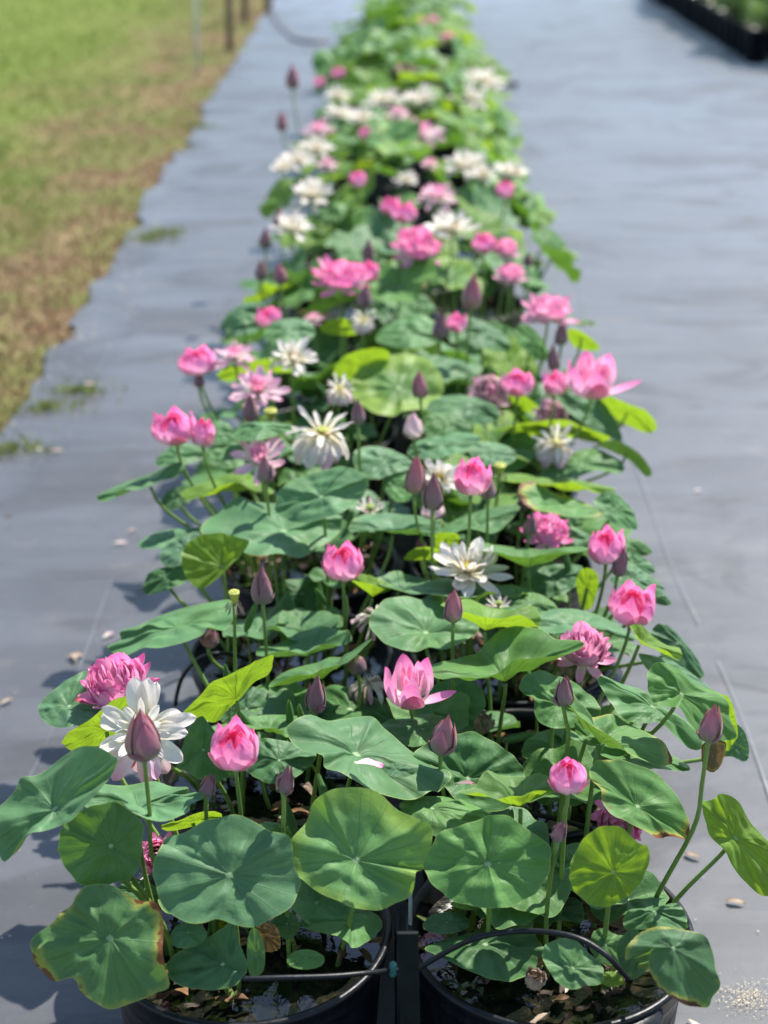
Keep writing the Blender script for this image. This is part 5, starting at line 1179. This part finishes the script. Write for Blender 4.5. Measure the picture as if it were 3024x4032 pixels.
# ------------------------------------------------------------------ the rest of the bed: leaves of the same kinds, one object each
def generic_leaf(mat, seed):
    g = random.Random(seed); ph = g.uniform(0, 6.28)
    dep = g.uniform(.10, .34); sad = g.uniform(-.12, .30); a2 = g.uniform(0, 6.28)
    rim = []
    for i in range(60):
        th = 2*math.pi*i/60
        rr = 1+.05*math.sin(2*th+ph)+.035*math.sin(5*th+ph*2)+.02*math.sin(9*th+ph*3)
        z = dep + .08*math.sin(5*th+ph)+.05*math.sin(8*th+ph*2) - sad*math.cos(2*(th-a2))
        rim.append(Vector((rr*math.cos(th), rr*math.sin(th), z)))
    V, F, UV = leaf_grid(Vector((0, 0, 0)), rim, .07+g.uniform(-.03, .06), 1.0, Vector((0, 0, 1)), seed*.7, .02, nr=9)
    return mesh('blade', V, F, LM[mat], UV)
protos = [(m, generic_leaf(m, 11+i)) for i, m in enumerate(['b', 'g', 'b', 'y', 'g', 'b', 'k', 'y', 'g', 'b', 's', 'y', 'g', 'v'])]
stem_v = tube([Vector((0, 0, z/6)) + Vector((.012*math.sin(z/6*3.14), 0, 0)) for z in range(7)], .0045, 6)
me_stem = mesh('stalk', stem_v[0], stem_v[1], M_stalk, stem_v[2])
hub_px = [project(c) for c in leaf_anchor]
cands = []
def bright(y): return 0 if y < 4.5 else min(1, (y-4.5)/3)
# understory in the tubs of the first rows, then the dense far canopy
for r in range(0, 7):
    for s in (0, 1):
        for k in range(7):
            a = rnd.uniform(0, 6.28); d = rnd.uniform(.03, .2)
            if r == 0:
                d = rnd.uniform(.04, .17); a = rnd.uniform(-.6, 3.7)
            cands.append((PX[s]+d*math.cos(a), Y1+r*DY+d*math.sin(a), rnd.uniform(.405, .50), rnd.uniform(.05, .085), 'low'))
y = 3.55
while y < 19.5:
    dens = 1 if y > 4.6 else .62
    if rnd.random() < dens:
        x = rnd.uniform(-.55, .55); e = abs(x)/.55
        z = .635 - .14*e**2 + rnd.gauss(0, .055)
        if y < 4.8: z = min(z, .54)-.06*rnd.random()
        cands.append((x, y, z, rnd.uniform(.085, .145) if y < 9 else rnd.uniform(.11, .17), 'high'))
    y += .0345 if y < 9 else .045 if y < 13 else .07
names = {'b': 'bluish green', 'g': 'mid green', 'y': 'yellow-green', 'k': 'deep green', 's': 'brown-flecked', 'v': 'mottled'}
made = []
SV, SF, SU = [], [], []
n_lotus = len(leaf_anchor)
used = set()
def row_of(y): return max(0, round((y-Y1)/DY))
def ordinal(n):
    w = ORD + ['fifteenth', 'sixteenth', 'seventeenth', 'eighteenth', 'nineteenth', 'twentieth', 'twenty-first', 'twenty-second', 'twenty-third', 'twenty-fourth', 'twenty-fifth', 'twenty-sixth', 'twenty-seventh', 'twenty-eighth', 'twenty-ninth', 'thirtieth']
    return w[n] if n < len(w) else 'last'
cands.sort(key=lambda c: c[1])
indiv = cands[:300-n_lotus-3]; rest = cands[len(indiv):]
info = []
for (x, y, z, rad, lvl) in indiv + rest:
    pick = rnd.choice([p for p in protos if (p[0] in ('b', 'g', 'k') if lvl == 'low' else (p[0] in ('b', 'g', 'y', 's', 'v', 'k') if y < 6 else p[0] in ('g', 'y', 'v')))])
    tilt = Vector((x*1.1 + rnd.gauss(0, .22), rnd.gauss(-.06, .26), 1)).normalized()
    if lvl == 'low': tilt = Vector((rnd.gauss(0, .15), rnd.gauss(-.05, .15), 1)).normalized()
    Mr = tilt.to_track_quat('Z', 'Y').to_matrix().to_4x4() @ Matrix.Rotation(rnd.uniform(0, 6.28), 4, 'Z') @ Matrix.Scale(rad, 4)
    info.append((x, y, z, rad, lvl, pick, Mr))
rows = {}
for i in range(len(indiv)): rows.setdefault((row_of(info[i][1]), info[i][4]), []).append(i)
labels = {}
for (r, lvl), L in rows.items():
    L.sort(key=lambda i: info[i][0])
    for k, i in enumerate(L):
        c = project(Vector(info[i][:3])); best = None
        for (ax, ay, sh, AY) in anchors:
            if not sh.startswith('the '): continue
            d = math.hypot(ax-c[0], (ay-c[1])*1.2)
            if best is None or d < best[0]: best = (d, sh, ax, ay)
        m = names[info[i][5][0]]
        where = 'leftmost' if k == 0 else 'rightmost' if k == len(L)-1 else ordinal(k)+' from the left'
        base = ('low shaded' if lvl == 'low' else 'blurred' if info[i][1] > 4.4 else 'standing')
        labels[i] = '%s %s leaf, %s across the %s pair of tubs' % (base, m, where, ordinal(r))
        if best and best[0] < 260:
            dx, dy = c[0]-best[2], c[1]-best[3]
            dr = ('right of' if dx > 0 else 'left of') if abs(dx) > abs(dy) else ('below' if dy > 0 else 'above')
            cand = '%s %s leaf just %s %s' % (base, m, dr, best[1])
            if cand not in used and len(cand.split()) <= 16: used.add(cand); labels[i] = cand
for i, (x, y, z, rad, lvl, pick, Mr) in enumerate(info):
    bs = pot_base(x, y, .16)
    if i < len(indiv):
        root = thing('lotus_leaf', labels[i], 'leaf', tuple(bs), LEAF_GROUP)
        obj('blade', pick[1], root, Matrix.Translation(Vector((x, y, z))-bs) @ Mr)
        if y < 8:
            top = Vector((x, y, z))-bs
            ms = Matrix(((1, 0, top.x/max(top.z, .01)*top.z, 0), (0, 1, top.y, 0), (0, 0, top.z, 0), (0, 0, 0, 1)))
            ms = Matrix.Rotation(0, 4, 'Z'); q = Vector((0, 0, 1)).rotation_difference(top.normalized())
            obj('stalk', me_stem, root, q.to_matrix().to_4x4() @ Matrix.Diagonal((1, 1, top.length, 1)))
    else:
        M = Matrix.Translation((x, y, z)) @ Mr
        me = pick[1]; o = len(SV)
        SV += [M @ v.co for v in me.vertices]
        SF += [(tuple(j+o for j in p.vertices), pick[0]) for p in me.polygons]
        uvd = me.uv_layers[0].data
        SU += [[tuple(uvd[l].uv) for l in p.loop_indices] for p in me.polygons]
keys = ['b', 'g', 'y', 'k', 's', 'v']
if SV: tag(obj('far_lotus_foliage', mesh('far_lotus_foliage', SV, [f for f, _ in SF], [LM[k] for k in keys], SU, midx=[keys.index(k) for _, k in SF])), 'blurred lotus leaves massed at the far end of the bed', 'foliage', kind='stuff')

# extra bare stems between the leaves of the near tubs
for r in range(0, 6):
    for s in (0, 1):
        for k in range(5 if r else 3):
            a = rnd.uniform(0, 6.28); d = rnd.uniform(.04, .16)
            if r == 0: a = rnd.uniform(.5, 2.6)
            b = Vector((PX[s]+d*math.cos(a), Y1+r*DY+d*math.sin(a), .33))
            t = b + Vector((rnd.gauss(0, .03), rnd.gauss(0, .02), rnd.uniform(.12, .22)))
            P = stalk_path(b, t, n=6); v, f, u = tube(P, [.004-.0003*i for i in range(7)], 7)
            # a furled young leaf at the tip
            rot = Matrix.Translation(t) @ Matrix.Rotation(rnd.uniform(0, 6), 4, 'Z') @ Matrix.Rotation(rnd.gauss(0, .5), 4, 'X')
            root = thing('furled_leaf', '', 'leaf', tuple(b), 'furled young leaves among the stems')
            side = 'left' if s == 0 else 'right'
            root['label'] = '%s furled young leaf in the shade of the %s tub, %s pair' % (['short', 'taller', 'leaning', 'rearmost', 'slender'][k], side, ORD[r])
            hang(root, 'stalk', mesh('stalk', v, f, M_stalk, u))
            P1 = smooth_prof([(.002, -.01), (.006, .0), (.007, .02), (.006, .04), (.003, .058), (.0008, .066)])
            q = merge([patch_petal(P1, 0, 2.4, 0, 1, 0, nt=8, ns=9, pointy=.3), patch_petal(P1, 3.1, 1.8, 0, .96, .0012, nt=8, ns=9, pointy=.3)])
            me = mesh('blade', [rot @ v for v in q[0]], q[1], LM['g'], q[2]); hang(root, 'blade', me)

# ------------------------------------------------------------------ background
def post(name, label, cat, reg, p, top, w, mat, group=None):
    g = atz(reg, p, -.01); q = at(reg, top, g.y)
    v, f = box_between(g, Vector((q.x, g.y, max(q.z, 1.2))), w, w)
    o = obj(name, mesh(name, [x-g for x in v], f, mat, smooth=False)); o.location = g
    return tag(o, label, cat, group)
post('wooden_post', 'nearer weathered wooden post in the burnt grass edge', 'post', 'S', (905, 200), (895, -400), .075, M_wood, 'posts along the grass edge')
post('wooden_post', 'farther weathered wooden post, partly out of the picture top', 'post', 'S', (965, 90), (958, -400), .075, M_wood, 'posts along the grass edge')
post('wooden_post', 'farthest brown post beside the fabric edge', 'post', 'S', (1055, 45), (1050, -400), .09, M_wood, 'posts along the grass edge')
g = atz('S', (775, 300), -.01); q = at('S', (768, -300), g.y)
v, f, u = tube([g, g.lerp(q, .5)+Vector((.004, 0, 0)), q], .016, 10)
o = obj('marker_pipe', mesh('marker_pipe', [x-g for x in v], f, M_pipe, u)); o.location = g
tag(o, 'thin white pipe standing in the grass', 'pipe')
# hose loop
P = [Vector((*atz('S', p, .02).xy, .02)) for p in ((1070, 30), (1085, 70), (1120, 120), (1165, 155), (1230, 165), (1290, 160))]
P = [Vector(q) for q in catmull([tuple(p) for p in P], 30, False)]
tag(obj('water_hose', (lambda q: mesh('water_hose', q[0], q[1], simple('hose', (.10, .085, .09), .5), q[2]))(tube(P, .022, 8))), 'dark hose lying across the fabric near the top left', 'hose')
gx = atz('S', (1985, 328), .05)
P = [Vector((.48, gx.y, .05)), Vector((.6, gx.y-.02, .05)), Vector((gx.x+.12, gx.y, .04))]
tag(obj('pipe_end', (lambda q: mesh('pipe_end', q[0], q[1], M_hose, q[2]))(tube(P, .022, 8))), 'short black pipe end poking out right of the bed', 'pipe')
# block of small black pots with leafy plants, far right
prof = [(0, 0), (.095, 0), (.10, .004), (.112, .29), (.120, .295), (.122, .325), (.116, .326), (.108, .30), (.0, .295)]
v, f, u = lathe(prof, 28); me_pot = mesh('pot_wall', v, f, M_pot, u)
sv, sf = [Vector((0, 0, .31))], []
for k in range(20): sv.append(Vector((.113*math.cos(k*.314), .113*math.sin(k*.314), .306)))
for k in range(20): sf.append((0, 1+k, 1+(k+1) % 20))
me_soil = mesh('soil', sv, sf, simple('potting_soil', (.05, .035, .025), .95, .1))
bush_mats = [LM['g'], LM['y'], LM['b']]
def bush(seed):
    g = random.Random(seed); V, F, UV, MI = [], [], [], []
    for k in range(260):
        th = g.uniform(0, 6.28); h = g.random(); r = .17*math.sqrt(g.random())*(1-.3*h)
        c = Vector((r*math.cos(th), r*math.sin(th), .03+.24*h)); L = g.uniform(.035, .08)
        d = Vector((math.cos(th)+g.gauss(0, .5), math.sin(th)+g.gauss(0, .5), g.uniform(-.2, .9))).normalized(); w = d.cross(Vector((0, 0, 1))).normalized()*L*.32
        i = len(V); V += [c, c+d*L*.5+w+Vector((0, 0, .004)), c+d*L, c+d*L*.5-w+Vector((0, 0, .004))]
        F += [(i, i+1, i+2), (i, i+2, i+3)]; UV += [[(.1, .1), (.3, .6), (.5, .9)], [(.1, .1), (.5, .9), (.7, .6)]]; MI += [k % 3]*2
    return mesh('foliage', V, F, bush_mats, UV, midx=MI)
bushes = [bush(k) for k in range(4)]
v, f, u = tube([Vector((0, 0, -.01)), Vector((.01, 0, .1)), Vector((0, .01, .24))], [.008, .006, .003], 7); me_trunk = mesh('stem', v, f, M_wood, u)
c0 = atz('S', (2935, 252), 0)
far_end = atz('S', (2560, 5), 0)
n = 0
dirv = (far_end-c0); dirv.z = 0; Lr = dirv.length; dirv.normalize(); side = Vector((dirv.y, -dirv.x, 0))
COLS = ['front', 'second', 'third', 'fourth']
for i in range(int(Lr/.34)+4):
    for j in range(4):
        p = c0 + dirv*(i*.34) + side*(j*.34+.12) + Vector((rnd.gauss(0, .008), rnd.gauss(0, .008), .012))
        if i < 2 and j == 0: pass
        o = thing('nursery_pot', 'small black pot, %s file, %s place from the near corner of the far right block' % (COLS[j], ordinal(i)), 'pot', tuple(p), 'small black pots in the far right block')
        obj('pot_wall', me_pot, o); obj('soil', me_soil, o)
        b = thing('potted_shrub', 'leafy green shrub in the %s file, %s place of the far right pot block' % (COLS[j], ordinal(i)), 'shrub', tuple(p+Vector((0, 0, .312))), 'shrubs in the far right pots')
        a = Matrix.Rotation(rnd.uniform(0, 6.28), 4, 'Z') @ Matrix.Scale(rnd.choice([.7, .85, 1.1, 1.35, 1.6])*rnd.uniform(.9, 1.1), 4)
        obj('foliage', bushes[(i*3+j) % 4], b, a); obj('stem', me_trunk, b)
for i, (du, ds, dz, lab) in enumerate([(.45, .35, .64, 'red blossom over the near corner of the far right pots'), (1.3, .6, .70, 'red blossom further back among the far right shrubs'), (.2, .8, .62, 'red blossom at the picture edge over the far right pots'), (2.6, .5, .66, 'smallest red blossom deepest in the far right block')]):
    b = c0 + dirv*du + side*ds + Vector((0, 0, dz))
    L = [free_petal(.055, .05, 20, 70, k*1.05, .004, 0, cup=.6) for k in range(6)]
    q = merge(L); o = obj('red_flower', mesh('red_flower', q[0], q[1], PM['dark'], q[2])); o.location = b
    tag(o, lab, 'flower', 'red blossoms in the far right block')
